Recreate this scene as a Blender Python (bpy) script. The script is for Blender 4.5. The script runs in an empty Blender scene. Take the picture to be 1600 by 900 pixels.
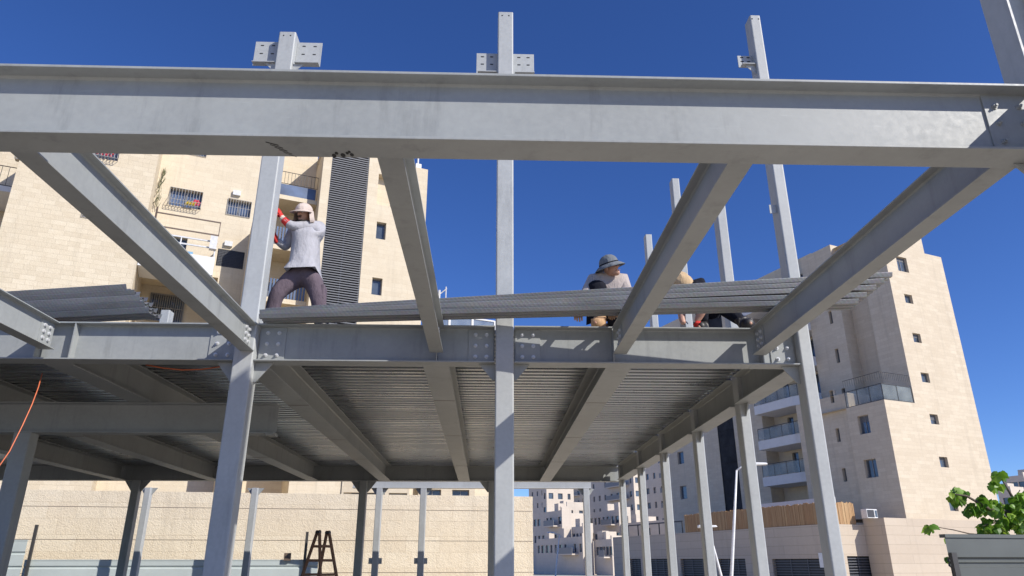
import bpy, bmesh, math, random
from mathutils import Vector, Matrix
random.seed(7)
SC = bpy.context.scene
COL = SC.collection
R = math.radians

# ------------------------------------------------------------------ camera, sky, sun, exposure
EYE = 1.6
YAW, PIT, ROL, FPX = R(1.8917), R(21.038), R(-0.0574), 1123.6
cy, sy = math.cos(YAW), math.sin(YAW)
FWD = Vector((sy*math.cos(PIT), cy*math.cos(PIT), math.sin(PIT)))
RGT = Vector((cy, -sy, 0)); UPV = RGT.cross(FWD)
RGT, UPV = RGT*math.cos(ROL)+UPV*math.sin(ROL), -RGT*math.sin(ROL)+UPV*math.cos(ROL)
cam = bpy.data.cameras.new('camera'); camo = bpy.data.objects.new('camera', cam); COL.objects.link(camo)
cam.sensor_width = 36; cam.lens = FPX*36/1600; cam.clip_start = .05; cam.clip_end = 6000
m = Matrix((RGT, UPV, -FWD)).transposed().to_4x4(); m.translation = (0, 0, EYE); camo.matrix_world = m
SC.camera = camo

SUN = Vector((1.15, -.85, 1.0)).normalized()
w = bpy.data.worlds.new('World'); SC.world = w; w.use_nodes = True
wn = w.node_tree.nodes; wl = w.node_tree.links
sky = wn.new('ShaderNodeTexSky'); sky.sky_type = 'NISHITA'; sky.sun_disc = False
sky.sun_elevation = math.asin(SUN.z); sky.sun_rotation = math.atan2(SUN.x, SUN.y)
sky.altitude = 700; sky.air_density = .8; sky.dust_density = .3; sky.ozone_density = 6.0
hs = wn.new('ShaderNodeHueSaturation'); hs.inputs['Hue'].default_value = .513; hs.inputs['Saturation'].default_value = 1.14
wl.new(sky.outputs[0], hs.inputs['Color'])
bg = wn['Background']; wl.new(hs.outputs[0], bg.inputs['Color']); bg.inputs['Strength'].default_value = .12
sl = bpy.data.lights.new('sun', 'SUN'); sl.energy = 4.0; sl.angle = R(.5); sl.color = (1, .95, .87)
so = bpy.data.objects.new('sun', sl); COL.objects.link(so); so.rotation_euler = SUN.to_track_quat('Z', 'Y').to_euler()
vs = SC.view_settings; vs.view_transform = 'Standard'; vs.look = 'None'; vs.gamma = 1; vs.exposure = .42

# ------------------------------------------------------------------ survey helpers: sight lines meet known planes
def ray(x, y): return RGT*((x-800)/FPX)+UPV*((450-y)/FPX)+FWD
def at(x, y, Y):
    d = ray(x, y); p = d*(Y/d.y); return Vector((p.x, p.y, p.z+EYE))
def atz(x, y, z):
    d = ray(x, y); p = d*((z-EYE)/d.z); return Vector((p.x, p.y, z))
class Plane:
    """a vertical wall plane: origin on the ground, direction d along it, outward normal n"""
    def __init__(s, O, d, n): s.O = Vector((O[0], O[1], 0)); s.d = d; s.n = n
    def uz(s, x, y):
        r = ray(x, y); t = (s.n.dot(s.O))/(s.n.dot(r)); q = r*t
        return (q-s.O).dot(s.d), q.z+EYE
    def pt(s, u, z, w=0): return s.O+s.d*u+Vector((0, 0, z))+s.n*w
    def rect(s, x0, y0, x1, y1):
        a = s.uz(x0, y0); b = s.uz(x1, y1)
        return min(a[0], b[0]), max(a[0], b[0]), min(a[1], b[1]), max(a[1], b[1])
    def off(s, w): return Plane(s.O+s.n*w, s.d, s.n)

# ------------------------------------------------------------------ mesh builder
class MB:
    def __init__(s): s.v = []; s.f = []
    def add(s, vs, fs):
        k = len(s.v); s.v += [Vector(p) for p in vs]; s.f += [[i+k for i in f] for f in fs]; return s
    def hexa(s, p):   # 8 corners: bottom 4 ccw, top 4 ccw
        return s.add(p, [(3,2,1,0),(4,5,6,7),(0,1,5,4),(1,2,6,5),(2,3,7,6),(3,0,4,7)])
    def box(s, x0, x1, y0, y1, z0, z1):
        return s.hexa([(x0,y0,z0),(x1,y0,z0),(x1,y1,z0),(x0,y1,z0),(x0,y0,z1),(x1,y0,z1),(x1,y1,z1),(x0,y1,z1)])
    def obox(s, pl, u0, u1, z0, z1, w0, w1):   # box on a wall plane; w outward
        p = [pl.pt(u, z, ww) for z in (z0, z1) for (u, ww) in ((u0,w1),(u1,w1),(u1,w0),(u0,w0))]
        return s.hexa(p)
    def prism(s, poly, ex):                     # poly: list of 3D points, extruded by vector ex
        n = len(poly); ex = Vector(ex); a = [Vector(p) for p in poly]; b = [p+ex for p in a]
        return s.add(a+b, [tuple(reversed(range(n))), tuple(range(n, 2*n))]+[(i, (i+1)%n, n+(i+1)%n, n+i) for i in range(n)])
    def bar(s, a, b, r, seg=8, r2=None):
        a = Vector(a); b = Vector(b); r2 = r if r2 is None else r2
        d = (b-a).normalized(); u = d.orthogonal().normalized(); v = d.cross(u)
        ring = lambda c, q: [c+u*math.cos(2*math.pi*i/seg)*q+v*math.sin(2*math.pi*i/seg)*q for i in range(seg)]
        return s.add(ring(a, r)+ring(b, r2), [tuple(reversed(range(seg))), tuple(range(seg, 2*seg))]+[(i, (i+1)%seg, seg+(i+1)%seg, seg+i) for i in range(seg)])
    def beamsq(s, a, b, wx, up, wz):            # rectangular bar a->b
        a = Vector(a); b = Vector(b); d = (b-a).normalized(); sd = d.cross(Vector(up)).normalized(); u2 = sd.cross(d)
        c = [(-1,-1),(1,-1),(1,1),(-1,1)]
        return s.hexa([a+sd*wx/2*i+u2*wz/2*j for i, j in c]+[b+sd*wx/2*i+u2*wz/2*j for i, j in c])
    def tube(s, pts, r, seg=8):
        pts = [Vector(p) for p in pts]; k = len(s.v); n = len(pts)
        prev = None
        for i, p in enumerate(pts):
            d = (pts[min(i+1, n-1)]-pts[max(i-1, 0)]).normalized()
            u = d.orthogonal().normalized() if prev is None else (prev-d*prev.dot(d)).normalized()
            prev = u; v = d.cross(u); rr = r[i] if isinstance(r, (list, tuple)) else r
            s.v += [p+u*math.cos(2*math.pi*j/seg)*rr+v*math.sin(2*math.pi*j/seg)*rr for j in range(seg)]
        for i in range(n-1):
            for j in range(seg):
                s.f.append([k+i*seg+j, k+i*seg+(j+1)%seg, k+(i+1)*seg+(j+1)%seg, k+(i+1)*seg+j])
        s.f.append([k+j for j in reversed(range(seg))]); s.f.append([k+(n-1)*seg+j for j in range(seg)])
        return s
    def lathe(s, c, prof, seg=20, sx=1, sy=1, rot=None):
        k = len(s.v); c = Vector(c); rot = rot or Matrix.Identity(3)
        for (r, z) in prof:
            s.v += [c+rot@Vector((r*sx*math.cos(2*math.pi*j/seg), r*sy*math.sin(2*math.pi*j/seg), z)) for j in range(seg)]
        n = len(prof)
        for i in range(n-1):
            for j in range(seg):
                s.f.append([k+i*seg+j, k+i*seg+(j+1)%seg, k+(i+1)*seg+(j+1)%seg, k+(i+1)*seg+j])
        return s
    def wall(s, pl, u0, u1, z0, z1, holes=(), depth=.2):
        """wall face with real openings and their reveals"""
        us = sorted(set([u0, u1]+[min(max(q, u0), u1) for h in holes for q in h[:2]]))
        zs = sorted(set([z0, z1]+[min(max(q, z0), z1) for h in holes for q in h[2:4]]))
        for i in range(len(us)-1):
            for j in range(len(zs)-1):
                cu, cz = (us[i]+us[i+1])/2, (zs[j]+zs[j+1])/2
                if any(h[0] < cu < h[1] and h[2] < cz < h[3] for h in holes): continue
                s.add([pl.pt(us[i], zs[j]), pl.pt(us[i+1], zs[j]), pl.pt(us[i+1], zs[j+1]), pl.pt(us[i], zs[j+1])], [(0,1,2,3)])
        for h in holes:
            dd = h[4] if len(h) > 4 else depth
            c = [(h[0],h[2]),(h[1],h[2]),(h[1],h[3]),(h[0],h[3])]
            for k in range(4):
                a, b = c[k], c[(k+1)%4]
                s.add([pl.pt(*a), pl.pt(*b), pl.pt(b[0], b[1], -dd), pl.pt(a[0], a[1], -dd)], [(3,2,1,0)])
            if len(h) > 5 and h[5]:
                s.add([pl.pt(u, z, -dd) for u, z in c], [(0,1,2,3)])
        return s
    def build(s, name, mat, parent=None, smooth=False, bevel=0, weld=False):
        me = bpy.data.meshes.new(name); me.from_pydata([tuple(p) for p in s.v], [], s.f)
        if weld or bevel:
            bm = bmesh.new(); bm.from_mesh(me)
            if weld: bmesh.ops.remove_doubles(bm, verts=bm.verts, dist=1e-4)
            bmesh.ops.recalc_face_normals(bm, faces=bm.faces); bm.to_mesh(me); bm.free()
        uv = me.uv_layers.new(name='uv')
        for p in me.polygons:                    # metric box projection
            n = p.normal
            if abs(n.z) > .75: t, b = Vector((1,0,0)), Vector((0,1,0))
            else: t = Vector((-n.y, n.x, 0)).normalized(); b = Vector((0,0,1))
            for li in p.loop_indices:
                co = me.vertices[me.loops[li].vertex_index].co; uv.data[li].uv = (co.dot(t), co.dot(b))
        if smooth:
            for p in me.polygons: p.use_smooth = True
        me.materials.append(mat)
        o = bpy.data.objects.new(name, me); COL.objects.link(o)
        if parent: o.parent = parent; o.matrix_parent_inverse = parent.matrix_world.inverted()
        if bevel:
            bv = o.modifiers.new('bevel', 'BEVEL'); bv.width = bevel; bv.segments = 2; bv.limit_method = 'ANGLE'; bv.angle_limit = R(40)
        return o

def tag(o, label, cat, group=None, kind=None):
    o['label'] = label
    if cat: o['category'] = cat
    if group: o['group'] = group
    o['kind'] = kind or 'thing'
    return o
def structure(o): o['kind'] = 'structure'; return o
def thing(name, loc, label, cat, group=None):
    o = bpy.data.objects.new(name, None); COL.objects.link(o); o.empty_display_size = .2
    o.matrix_world = Matrix.Translation(loc); bpy.context.view_layer.update()
    return tag(o, label, cat, group)

# ------------------------------------------------------------------ materials
def newmat(name):
    m = bpy.data.materials.new(name); m.use_nodes = True
    return m, m.node_tree.nodes, m.node_tree.links, m.node_tree.nodes['Principled BSDF']
def noise(n, l, vec, scale, detail=5, rough=.6):
    t = n.new('ShaderNodeTexNoise'); t.inputs['Scale'].default_value = scale; t.inputs['Detail'].default_value = detail; t.inputs['Roughness'].default_value = rough
    l.new(vec, t.inputs['Vector']); return t.outputs['Fac']
def ramp(n, l, fac, stops):
    r = n.new('ShaderNodeValToRGB'); e = r.color_ramp.elements
    while len(e) < len(stops): e.new(.5)
    for k, (p, c) in enumerate(stops):
        e[k].position = p; e[k].color = (c, c, c, 1) if isinstance(c, (int, float)) else (*c, 1)
    l.new(fac, r.inputs[0]); return r.outputs[0]
def mix(n, l, fac, a, b, mode='MIX'):
    x = n.new('ShaderNodeMix'); x.data_type = 'RGBA'; x.blend_type = mode
    for s, i in ((fac, 0), (a, 6), (b, 7)):
        if isinstance(s, (int, float)): x.inputs[i].default_value = s
        elif isinstance(s, tuple): x.inputs[i].default_value = (*s, 1)
        else: l.new(s, x.inputs[i])
    return x.outputs[2]
def bump(n, l, b, h, strength, dist=.01, prev=None):
    k = n.new('ShaderNodeBump'); k.inputs['Strength'].default_value = strength; k.inputs['Distance'].default_value = dist
    l.new(h, k.inputs['Height'])
    if prev: l.new(prev, k.inputs['Normal'])
    l.new(k.outputs[0], b.inputs['Normal']); return k.outputs[0]
def pos(n): return n.new('ShaderNodeNewGeometry').outputs['Position']
def uvn(n): return n.new('ShaderNodeTexCoord').outputs['UV']
def mapping(n, l, vec, scale=(1,1,1), rot=(0,0,0), loc=(0,0,0)):
    k = n.new('ShaderNodeMapping'); k.inputs['Scale'].default_value = scale; k.inputs['Rotation'].default_value = rot; k.inputs['Location'].default_value = loc
    l.new(vec, k.inputs['Vector']); return k.outputs[0]

def plain(name, col, rough=.6, metal=0, var=.12, scale=8, spec=.5, bumpy=0):
    m, n, l, b = newmat(name); p = pos(n)
    f = noise(n, l, p, scale)
    c = mix(n, l, ramp(n, l, f, [(.3, 0), (.7, 1)]), tuple(x*(1-var) for x in col), tuple(min(1, x*(1+var)) for x in col))
    l.new(c, b.inputs['Base Color']); b.inputs['Roughness'].default_value = rough; b.inputs['Metallic'].default_value = metal
    b.inputs['Specular IOR Level'].default_value = spec
    if bumpy: bump(n, l, b, noise(n, l, p, scale*6), bumpy, .01)
    return m
def steel(name, base, rust=1.0):
    m, n, l, b = newmat(name); p = pos(n)
    big = noise(n, l, p, 1.3, 6); fine = noise(n, l, p, 26, 4); mid = noise(n, l, p, 4.3, 8, .7)
    c = mix(n, l, ramp(n, l, big, [(.32, 0), (.68, 1)]), tuple(x*.90 for x in base), tuple(x*1.08 for x in base))
    c = mix(n, l, ramp(n, l, mid, [(.42, 0), (.66, .28)]), c, tuple(x*.80 for x in base))
    c = mix(n, l, ramp(n, l, fine, [(.35, .0), (.75, .25)]), c, tuple(x*1.35 for x in base))
    smear = noise(n, l, mapping(n, l, p, (6, 6, .9)), 1.0, 7, .7)      # drip marks
    c = mix(n, l, ramp(n, l, smear, [(.54, 0), (.74, .6*rust)]), c, tuple(x*.5 for x in base))
    scr = noise(n, l, mapping(n, l, p, (1.2, 1.2, 16)), 1.6, 6, .75)    # handling scrapes
    c = mix(n, l, ramp(n, l, scr, [(.66, 0), (.70, .45*rust)]), c, tuple(min(1, x*1.5) for x in base))
    rs = noise(n, l, p, 5.2, 9, .75)
    c = mix(n, l, ramp(n, l, rs, [(.66, 0), (.73, .7*rust)]), c, (.16, .10, .065))
    ch = noise(n, l, mapping(n, l, p, loc=(3, 1, 7)), 9, 8, .8)
    c = mix(n, l, ramp(n, l, ch, [(.69, 0), (.72, .7)]), c, (.05, .048, .045))
    l.new(c, b.inputs['Base Color'])
    l.new(ramp(n, l, fine, [(.2, .42), (.8, .62)]), b.inputs['Roughness'])
    k = bump(n, l, b, fine, .12, .003)
    bump(n, l, b, big, .07, .02, k)
    return m
def stone(name, c1, c2, mortar, bw, bh, rough_bump=.3, msize=.012, noise_amt=.5):
    m, n, l, b = newmat(name); u = uvn(n); p = pos(n)
    t = n.new('ShaderNodeTexBrick'); t.inputs['Scale'].default_value = 1; t.inputs['Brick Width'].default_value = bw; t.inputs['Row Height'].default_value = bh
    t.inputs['Mortar Size'].default_value = msize; t.inputs['Mortar Smooth'].default_value = .3; t.inputs['Bias'].default_value = 0
    t.offset = .42; t.squash = .75; t.squash_frequency = 3
    t.inputs['Color1'].default_value = (*c1, 1); t.inputs['Color2'].default_value = (*c2, 1); t.inputs['Mortar'].default_value = (*mortar, 1)
    wv = n.new('ShaderNodeVectorMath'); wv.operation = 'ADD'
    nn = n.new('ShaderNodeTexNoise'); nn.inputs['Scale'].default_value = 4; l.new(p, nn.inputs['Vector'])
    sc = n.new('ShaderNodeVectorMath'); sc.operation = 'SCALE'; sc.inputs[3].default_value = .02; l.new(nn.outputs['Color'], sc.inputs[0])
    l.new(u, wv.inputs[0]); l.new(sc.outputs[0], wv.inputs[1]); l.new(wv.outputs[0], t.inputs['Vector'])
    big = noise(n, l, p, .35, 6); mid = noise(n, l, p, 3.5, 7, .7); fin = noise(n, l, p, 22, 6, .7)
    c = mix(n, l, ramp(n, l, big, [(.35, .0), (.7, .35)]), t.outputs['Color'], tuple(x*.84 for x in c2))
    c = mix(n, l, ramp(n, l, mid, [(.35, 0), (.72, .5*noise_amt)]), c, (c1[0]*.78, c1[1]*.72, c1[2]*.64))
    c = mix(n, l, ramp(n, l, fin, [(.35, 0), (.75, .5*noise_amt)]), c, tuple(min(1, x*1.25) for x in c1))
    st = noise(n, l, mapping(n, l, p, (2.4, 2.4, .12)), 1, 6, .65)        # rain streaks
    c = mix(n, l, ramp(n, l, st, [(.55, 0), (.75, .3)]), c, tuple(x*.6 for x in c2))
    l.new(c, b.inputs['Base Color']); b.inputs['Roughness'].default_value = .9; b.inputs['Specular IOR Level'].default_value = .2
    k = bump(n, l, b, mid, rough_bump*.6, .05)
    k = bump(n, l, b, fin, rough_bump, .03, k)
    inv = n.new('ShaderNodeMath'); inv.operation = 'SUBTRACT'; inv.inputs[0].default_value = 1; l.new(t.outputs['Fac'], inv.inputs[1])
    bump(n, l, b, inv.outputs[0], .28, .010, k)
    return m
def galv(name, base, emboss=True, rough=.42, ang=.6, metal=.55):
    m, n, l, b = newmat(name); p = pos(n)
    big = noise(n, l, mapping(n, l, p, (.5, 3, 3)), 1.6, 6); sp = n.new('ShaderNodeTexVoronoi'); sp.inputs['Scale'].default_value = 45; l.new(p, sp.inputs['Vector'])
    c = mix(n, l, ramp(n, l, big, [(.3, 0), (.7, 1)]), tuple(x*.75 for x in base), tuple(x*1.15 for x in base))
    c = mix(n, l, .12, c, sp.outputs['Color'], 'MULTIPLY')
    oi = n.new('ShaderNodeObjectInfo'); c = mix(n, l, 1.0, c, ramp(n, l, oi.outputs['Random'], [(0, .72), (1, 1.08)]), 'MULTIPLY')
    l.new(c, b.inputs['Base Color']); b.inputs['Metallic'].default_value = metal
    l.new(ramp(n, l, big, [(.3, rough-.1), (.7, rough+.12)]), b.inputs['Roughness'])
    if emboss:
        wv = n.new('ShaderNodeTexWave'); wv.wave_type = 'BANDS'; wv.bands_direction = 'X'; wv.inputs['Scale'].default_value = 9; wv.inputs['Distortion'].default_value = 0
        l.new(mapping(n, l, p, rot=(0, ang, 0)), wv.inputs['Vector'])
        bump(n, l, b, ramp(n, l, wv.outputs['Fac'], [(.45, 0), (.7, 1)]), emboss, .010)
    return m
def glass(name, col, rough=.08, alpha=None):
    m, n, l, b = newmat(name); p = pos(n)
    f = noise(n, l, p, .9, 3)
    c = mix(n, l, ramp(n, l, f, [(.3, 0), (.7, 1)]), tuple(x*.6 for x in col), tuple(x*1.3 for x in col))
    l.new(c, b.inputs['Base Color']); b.inputs['Roughness'].default_value = rough; b.inputs['Specular IOR Level'].default_value = .8
    if alpha: b.inputs['Alpha'].default_value = alpha
    return m

M = {}
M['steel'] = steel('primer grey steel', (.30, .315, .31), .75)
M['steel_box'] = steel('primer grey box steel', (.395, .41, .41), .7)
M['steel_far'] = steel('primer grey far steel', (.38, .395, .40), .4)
M['deck'] = galv('galvanised deck', (.40, .425, .445), .12, .30, .5, .85)
M['sheet'] = galv('galvanised sheet', (.36, .365, .365), .11, .5, .75)
M['bolt'] = plain('zinc bolt', (.62, .63, .64), .45, .3, .1, 60)
M['hole'] = plain('slot shade', (.03, .03, .032), .9)
M['smudge'] = plain('black paint smudge', (.03, .03, .03), .85, 0, .3, 40)
M['stone_left'] = stone('beige ashlar', (.655, .575, .44), (.56, .48, .355), (.40, .33, .235), .56, .205, .3, .006, .8)
M['stone_smooth'] = stone('pale smooth ashlar', (.655, .575, .44), (.60, .515, .385), (.50, .415, .305), .8, .24, .2, .005, .7)
M['stone_right'] = stone('grey beige ashlar', (.64, .56, .44), (.55, .47, .36), (.44, .365, .27), .9, .25, .25, .006, .8)
M['stone_podium'] = stone('podium stone', (.56, .48, .385), (.52, .44, .35), (.30, .25, .19), 7.0, .55, .18, .012)
M['stone_wall'] = stone('rough hewn wall stone', (.77, .675, .515), (.70, .595, .44), (.60, .50, .36), 1.15, .5, .8, .010, .6)
M['stone_far'] = stone('far stone', (.64, .57, .49), (.60, .53, .45), (.56, .49, .41), 1.2, .5, .1)
M['render'] = plain('white render', (.70, .69, .67), .85, 0, .05, 2)
M['stairglass'] = plain('dark stair glazing', (.03, .03, .033), .7, 0, .4, 1.2, .15)
M['frame'] = plain('grey window frame', (.20, .20, .205), .5)
M['frame_w'] = plain('white window frame', (.6, .6, .6), .5)
M['pane'] = glass('window glass', (.07, .09, .12))
M['pane_blue'] = glass('blue shutter', (.07, .11, .20), .35)
M['railglass'] = glass('balcony glass', (.27, .295, .27), .15, .42)
M['dark'] = plain('dark louvre', (.045, .047, .055), .55)
M['slat'] = plain('louvre slat', (.125, .13, .145), .5)
M['iron'] = plain('dark iron', (.05, .048, .047), .5)
M['grille'] = plain('grey grille bars', (.30, .29, .28), .5)
M['dry_leaf'] = plain('dry dark leaves', (.10, .11, .05), .8, 0, .4, 10)
M['brown'] = plain('brown rail', (.14, .10, .075), .5)
M['reed'] = None
M['bounce_cut_dark'] = plain('bounce_cut_dark', (.05, .05, .05), .9, 0, .2, 3)  # near-black, for the added sheet that soaks up ground bounce
M['fence'] = plain('pale green sheet', (.47, .52, .51), .45, 0, .07, 1.5)
M['fence_dark'] = plain('grey green sheet', (.095, .105, .10), .5, 0, .1, 2)
M['orange'] = plain('orange cable', (.60, .15, .06), .5)
M['white'] = plain('white enamel', (.72, .72, .71), .4)
M['wood'] = plain('weathered wood', (.20, .105, .06), .8, 0, .3, 20)
M['leaf'] = None
M['bark'] = plain('bark', (.12, .095, .07), .9, 0, .3, 30)
M['skin'] = plain('skin', (.48, .27, .185), .55, 0, .08, 20)
M['skin_fair'] = plain('fair skin', (.55, .31, .22), .55, 0, .08, 20)
M['hair'] = plain('dark hair', (.02, .015, .012), .8)
M['red'] = plain('red knit', (.55, .03, .025), .85, 0, .2, 60)
M['glove_w'] = plain('pale glove', (.62, .50, .42), .85, 0, .1, 40)
M['lips'] = plain('lips', (.24, .10, .075), .6)
M['tan'] = plain('tan leather', (.45, .28, .15), .8, 0, .2, 30)
M['flower'] = plain('pink flowers', (.6, .06, .10), .8, 0, .3, 12)
M['yellow'] = plain('yellow flowers', (.55, .40, .03), .8, 0, .3, 12)
M['blue'] = plain('blue plastic', (.16, .34, .52), .5)
def cloth(name, col, scale=26, amt=.6, dist=.012):
    m, n, l, b = newmat(name); p = pos(n)
    f = noise(n, l, mapping(n, l, p, (1, 1, .55)), scale*.35, 4, .55); g = noise(n, l, p, 160, 2)
    c = mix(n, l, ramp(n, l, f, [(.35, 0), (.7, 1)]), tuple(x*.86 for x in col), tuple(min(1, x*1.08) for x in col))
    l.new(c, b.inputs['Base Color']); b.inputs['Roughness'].default_value = .95; b.inputs['Specular IOR Level'].default_value = .15
    k = bump(n, l, b, f, amt, .05); bump(n, l, b, g, .2, .003, k); return m
M['shirt_grey'] = cloth('light grey jersey', (.40, .395, .42))
M['trousers'] = cloth('grey mauve canvas', (.135, .105, .125))
M['hat_pink'] = cloth('faded pink cotton', (.60, .50, .44))
M['hat_grey'] = cloth('grey hat cloth', (.17, .185, .20))
M['shirt_beige'] = cloth('beige jersey', (.44, .385, .36))
M['black'] = cloth('black cloth', (.016, .017, .024))
M['straw'] = cloth('tan cotton', (.55, .40, .24))
M['boot'] = plain('black leather', (.022, .02, .02), .5)
def reedmat():
    m, n, l, b = newmat('reed screen'); u = uvn(n); p = pos(n)
    f = noise(n, l, mapping(n, l, u, (14, .35, 1)), 1, 5, .7); g = noise(n, l, mapping(n, l, u, (1.3, .2, 1)), 1, 3)
    c = mix(n, l, ramp(n, l, f, [(.3, 0), (.7, 1)]), (.27, .15, .07), (.56, .38, .20)); c = mix(n, l, ramp(n, l, g, [(.4, 0), (.65, .6)]), c, (.36, .19, .09))
    l.new(c, b.inputs['Base Color']); b.inputs['Roughness'].default_value = .9; bump(n, l, b, f, .8, .03); return m
M['reed'] = reedmat()
def leafmat():
    m, n, l, b = newmat('mulberry leaf'); oi = n.new('ShaderNodeNewGeometry'); r = oi.outputs['Random Per Island']
    c = ramp(n, l, r, [(0, (.06, .15, .014)), (.5, (.15, .31, .025)), (1, (.30, .46, .05))])
    l.new(c, b.inputs['Base Color']); b.inputs['Roughness'].default_value = .45
    tr = n.new('ShaderNodeBsdfTranslucent'); l.new(c, tr.inputs[0]); mx = n.new('ShaderNodeMixShader'); mx.inputs[0].default_value = .35
    l.new(b.outputs[0], mx.inputs[1]); l.new(tr.outputs[0], mx.inputs[2]); l.new(mx.outputs[0], n['Material Output'].inputs[0]); return m
M['leaf'] = leafmat()
def groundmat():
    m, n, l, b = newmat('sandy ground'); p = pos(n); f = noise(n, l, p, .6, 8); g = noise(n, l, p, 9, 8, .7)
    c = mix(n, l, ramp(n, l, f, [(.3, 0), (.7, 1)]), (.50, .43, .335), (.62, .54, .425)); c = mix(n, l, ramp(n, l, g, [(.5, 0), (.75, .6)]), c, (.40, .33, .25))
    l.new(c, b.inputs['Base Color']); b.inputs['Roughness'].default_value = .95; bump(n, l, b, g, .6, .05); return m
M['ground'] = groundmat()

# ------------------------------------------------------------------ ground and hillside
g = MB(); g.add([(-3000,-3000,0),(3000,-3000,0),(3000,3000,0),(-3000,3000,0)], [(0,1,2,3)])
structure(g.build('ground', M['ground']))
gb = MB(); gb.add([(-40, 2.5, .004), (-2.2, 2.5, .004), (-2.9, 21.5, .004), (-40, 21.5, .004)], [(0,1,2,3)])  # unseen dark sheet added to cut bounce light under the left deck bays
structure(gb.build('bounce_cut_sheet', M['bounce_cut_dark']))
hm = MB(); NX, NY = 40, 20
for j in range(NY+1):
    for i in range(NX+1):
        x = -150+i*12; y = 95+j*14
        z = -.5+3*max(0, min(1, (y-100)/170))**1.1*(1-.3*math.sin(x*.013))+.6*math.sin(x*.11+y*.07)*(y > 110)
        hm.v.append(Vector((x, y, z)))
for j in range(NY):
    for i in range(NX): k = j*(NX+1)+i; hm.f.append([k, k+1, k+NX+2, k+NX+1])
structure(hm.build('hills', M['ground'], smooth=True))

# ------------------------------------------------------------------ steel frame
ZB, ZT = 3.70, 4.13         # underside and top of the main floor beams
def isec(mb, a, b, width, zb, zt, tf=.016, tw=.010):
    """rolled I section from a to b (horizontal), as one extruded outline with root fillets"""
    a = Vector((*a, 0)); b = Vector((*b, 0)); d = (b-a).normalized(); s = Vector((d.y, -d.x, 0)); h = zt-zb; W = width/2; t = tw/2; q = .012
    prof = [(-W,0),(W,0),(W,tf),(t+q,tf),(t,tf+q),(t,h-tf-q),(t+q,h-tf),(W,h-tf),(W,h),(-W,h),(-W,h-tf),(-t-q,h-tf),(-t,h-tf-q),(-t,tf+q),(-t-q,tf),(-W,tf)]
    return mb.prism([a+s*x+Vector((0,0,zb+z)) for x, z in prof], b-a)
def bolts_y(parent, spots, y, r=.017, L=.022):       # bolt heads facing the camera side of a plate
    for x, z in spots:
        b = MB(); b.bar((x, y, z), (x, y-L*.35, z), r*1.35, 12); b.bar((x, y-L*.35, z), (x, y-L, z), r, 6); b.bar((x, y-L, z), (x, y-L*1.7, z), r*.55, 8)
        b.build('bolt', M['bolt'], parent)
def bolts_x(parent, spots, x, sgn, r=.016, L=.022):
    for y, z in spots:
        b = MB(); b.bar((x, y, z), (x+sgn*L*.35, y, z), r*1.35, 12); b.bar((x+sgn*L*.35, y, z), (x+sgn*L, y, z), r, 6)
        b.build('bolt', M['bolt'], parent)
def beam(name, a, b, width, zb, zt, label, group, mat='steel', tf=.016, tw=.010):
    mb = MB(); isec(mb, a, b, width, zb, zt, tf, tw)
    o = mb.build(name, M[mat], weld=True, bevel=.0025)
    return tag(o, label, 'steel beam', group)
def rrect(x0, x1, y0, y1, r=.018, k=4):
    out = []
    for cx, cy_, a0 in ((x1-r, y0+r, -90), (x1-r, y1-r, 0), (x0+r, y1-r, 90), (x0+r, y0+r, 180)):
        for i in range(k+1):
            a = R(a0+90*i/k); out.append((cx+r*math.cos(a), cy_+r*math.sin(a)))
    return out
def column(x0, x1, y0, y1, z1, label, group=None, mat='steel_box', z0=0, name='steel_column', plate=True):
    mb = MB(); mb.prism([(x, y, z0) for x, y in rrect(x0, x1, y0, y1)], (0, 0, z1-z0))
    o = mb.build(name, M[mat]); tag(o, label, 'steel column', group)
    if plate:
        q = MB(); q.box(x0-.09, x1+.09, y0-.09, y1+.09, z0+.002, z0+.022); q.build('base_plate', M['steel'], o)
    return o
GC = 'box columns of the steel frame'; GB = 'beams of the steel frame'

# --- front main beam
FY = 3.378
fb = beam('main_beam', (-7.5, FY), (3.085, FY), .20, ZB, ZT, 'big grey steel beam spanning the whole width overhead nearest the camera', GB)
for k, (x, y, s) in enumerate(((0, 0, 1), (.02, .045, .8), (.055, .01, 1.1), (.085, .05, .7), (.11, .02, .9), (.10, .075, .6))):
    c = atz(521, 240, ZB-.0015)+Vector((x*.9, -y*.55+.02, 0)); q = MB()
    q.lathe(c, [(0, 0), (.012*s, 0), (.012*s, -.0012), (0, -.0012)], 12, 1, 1.5); q.build('paint_smudge', M['smudge'], fb)
for k in range(5):
    c = atz(415+k*7, 222+k*4, ZB-.0015); q = MB(); q.beamsq(c, c+Vector((.06, .03+.004*k, 0)), .007-.001*k, (0, 0, 1), .001); q.build('paint_smudge', M['smudge'], fb)
ep = MB(); ep.box(2.80, 3.07, FY-.0165, FY-.0055, ZB+.02, ZT-.02); e = ep.build('splice_plate', M['steel'], fb, bevel=.002)
_b = M['bolt']; M['bolt'] = M['steel']; bolts_y(e, [(x, z) for x in (2.86, 3.0) for z in (3.80, 3.92, 4.03)], FY-.0165, .013, .016); M['bolt'] = _b
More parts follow.
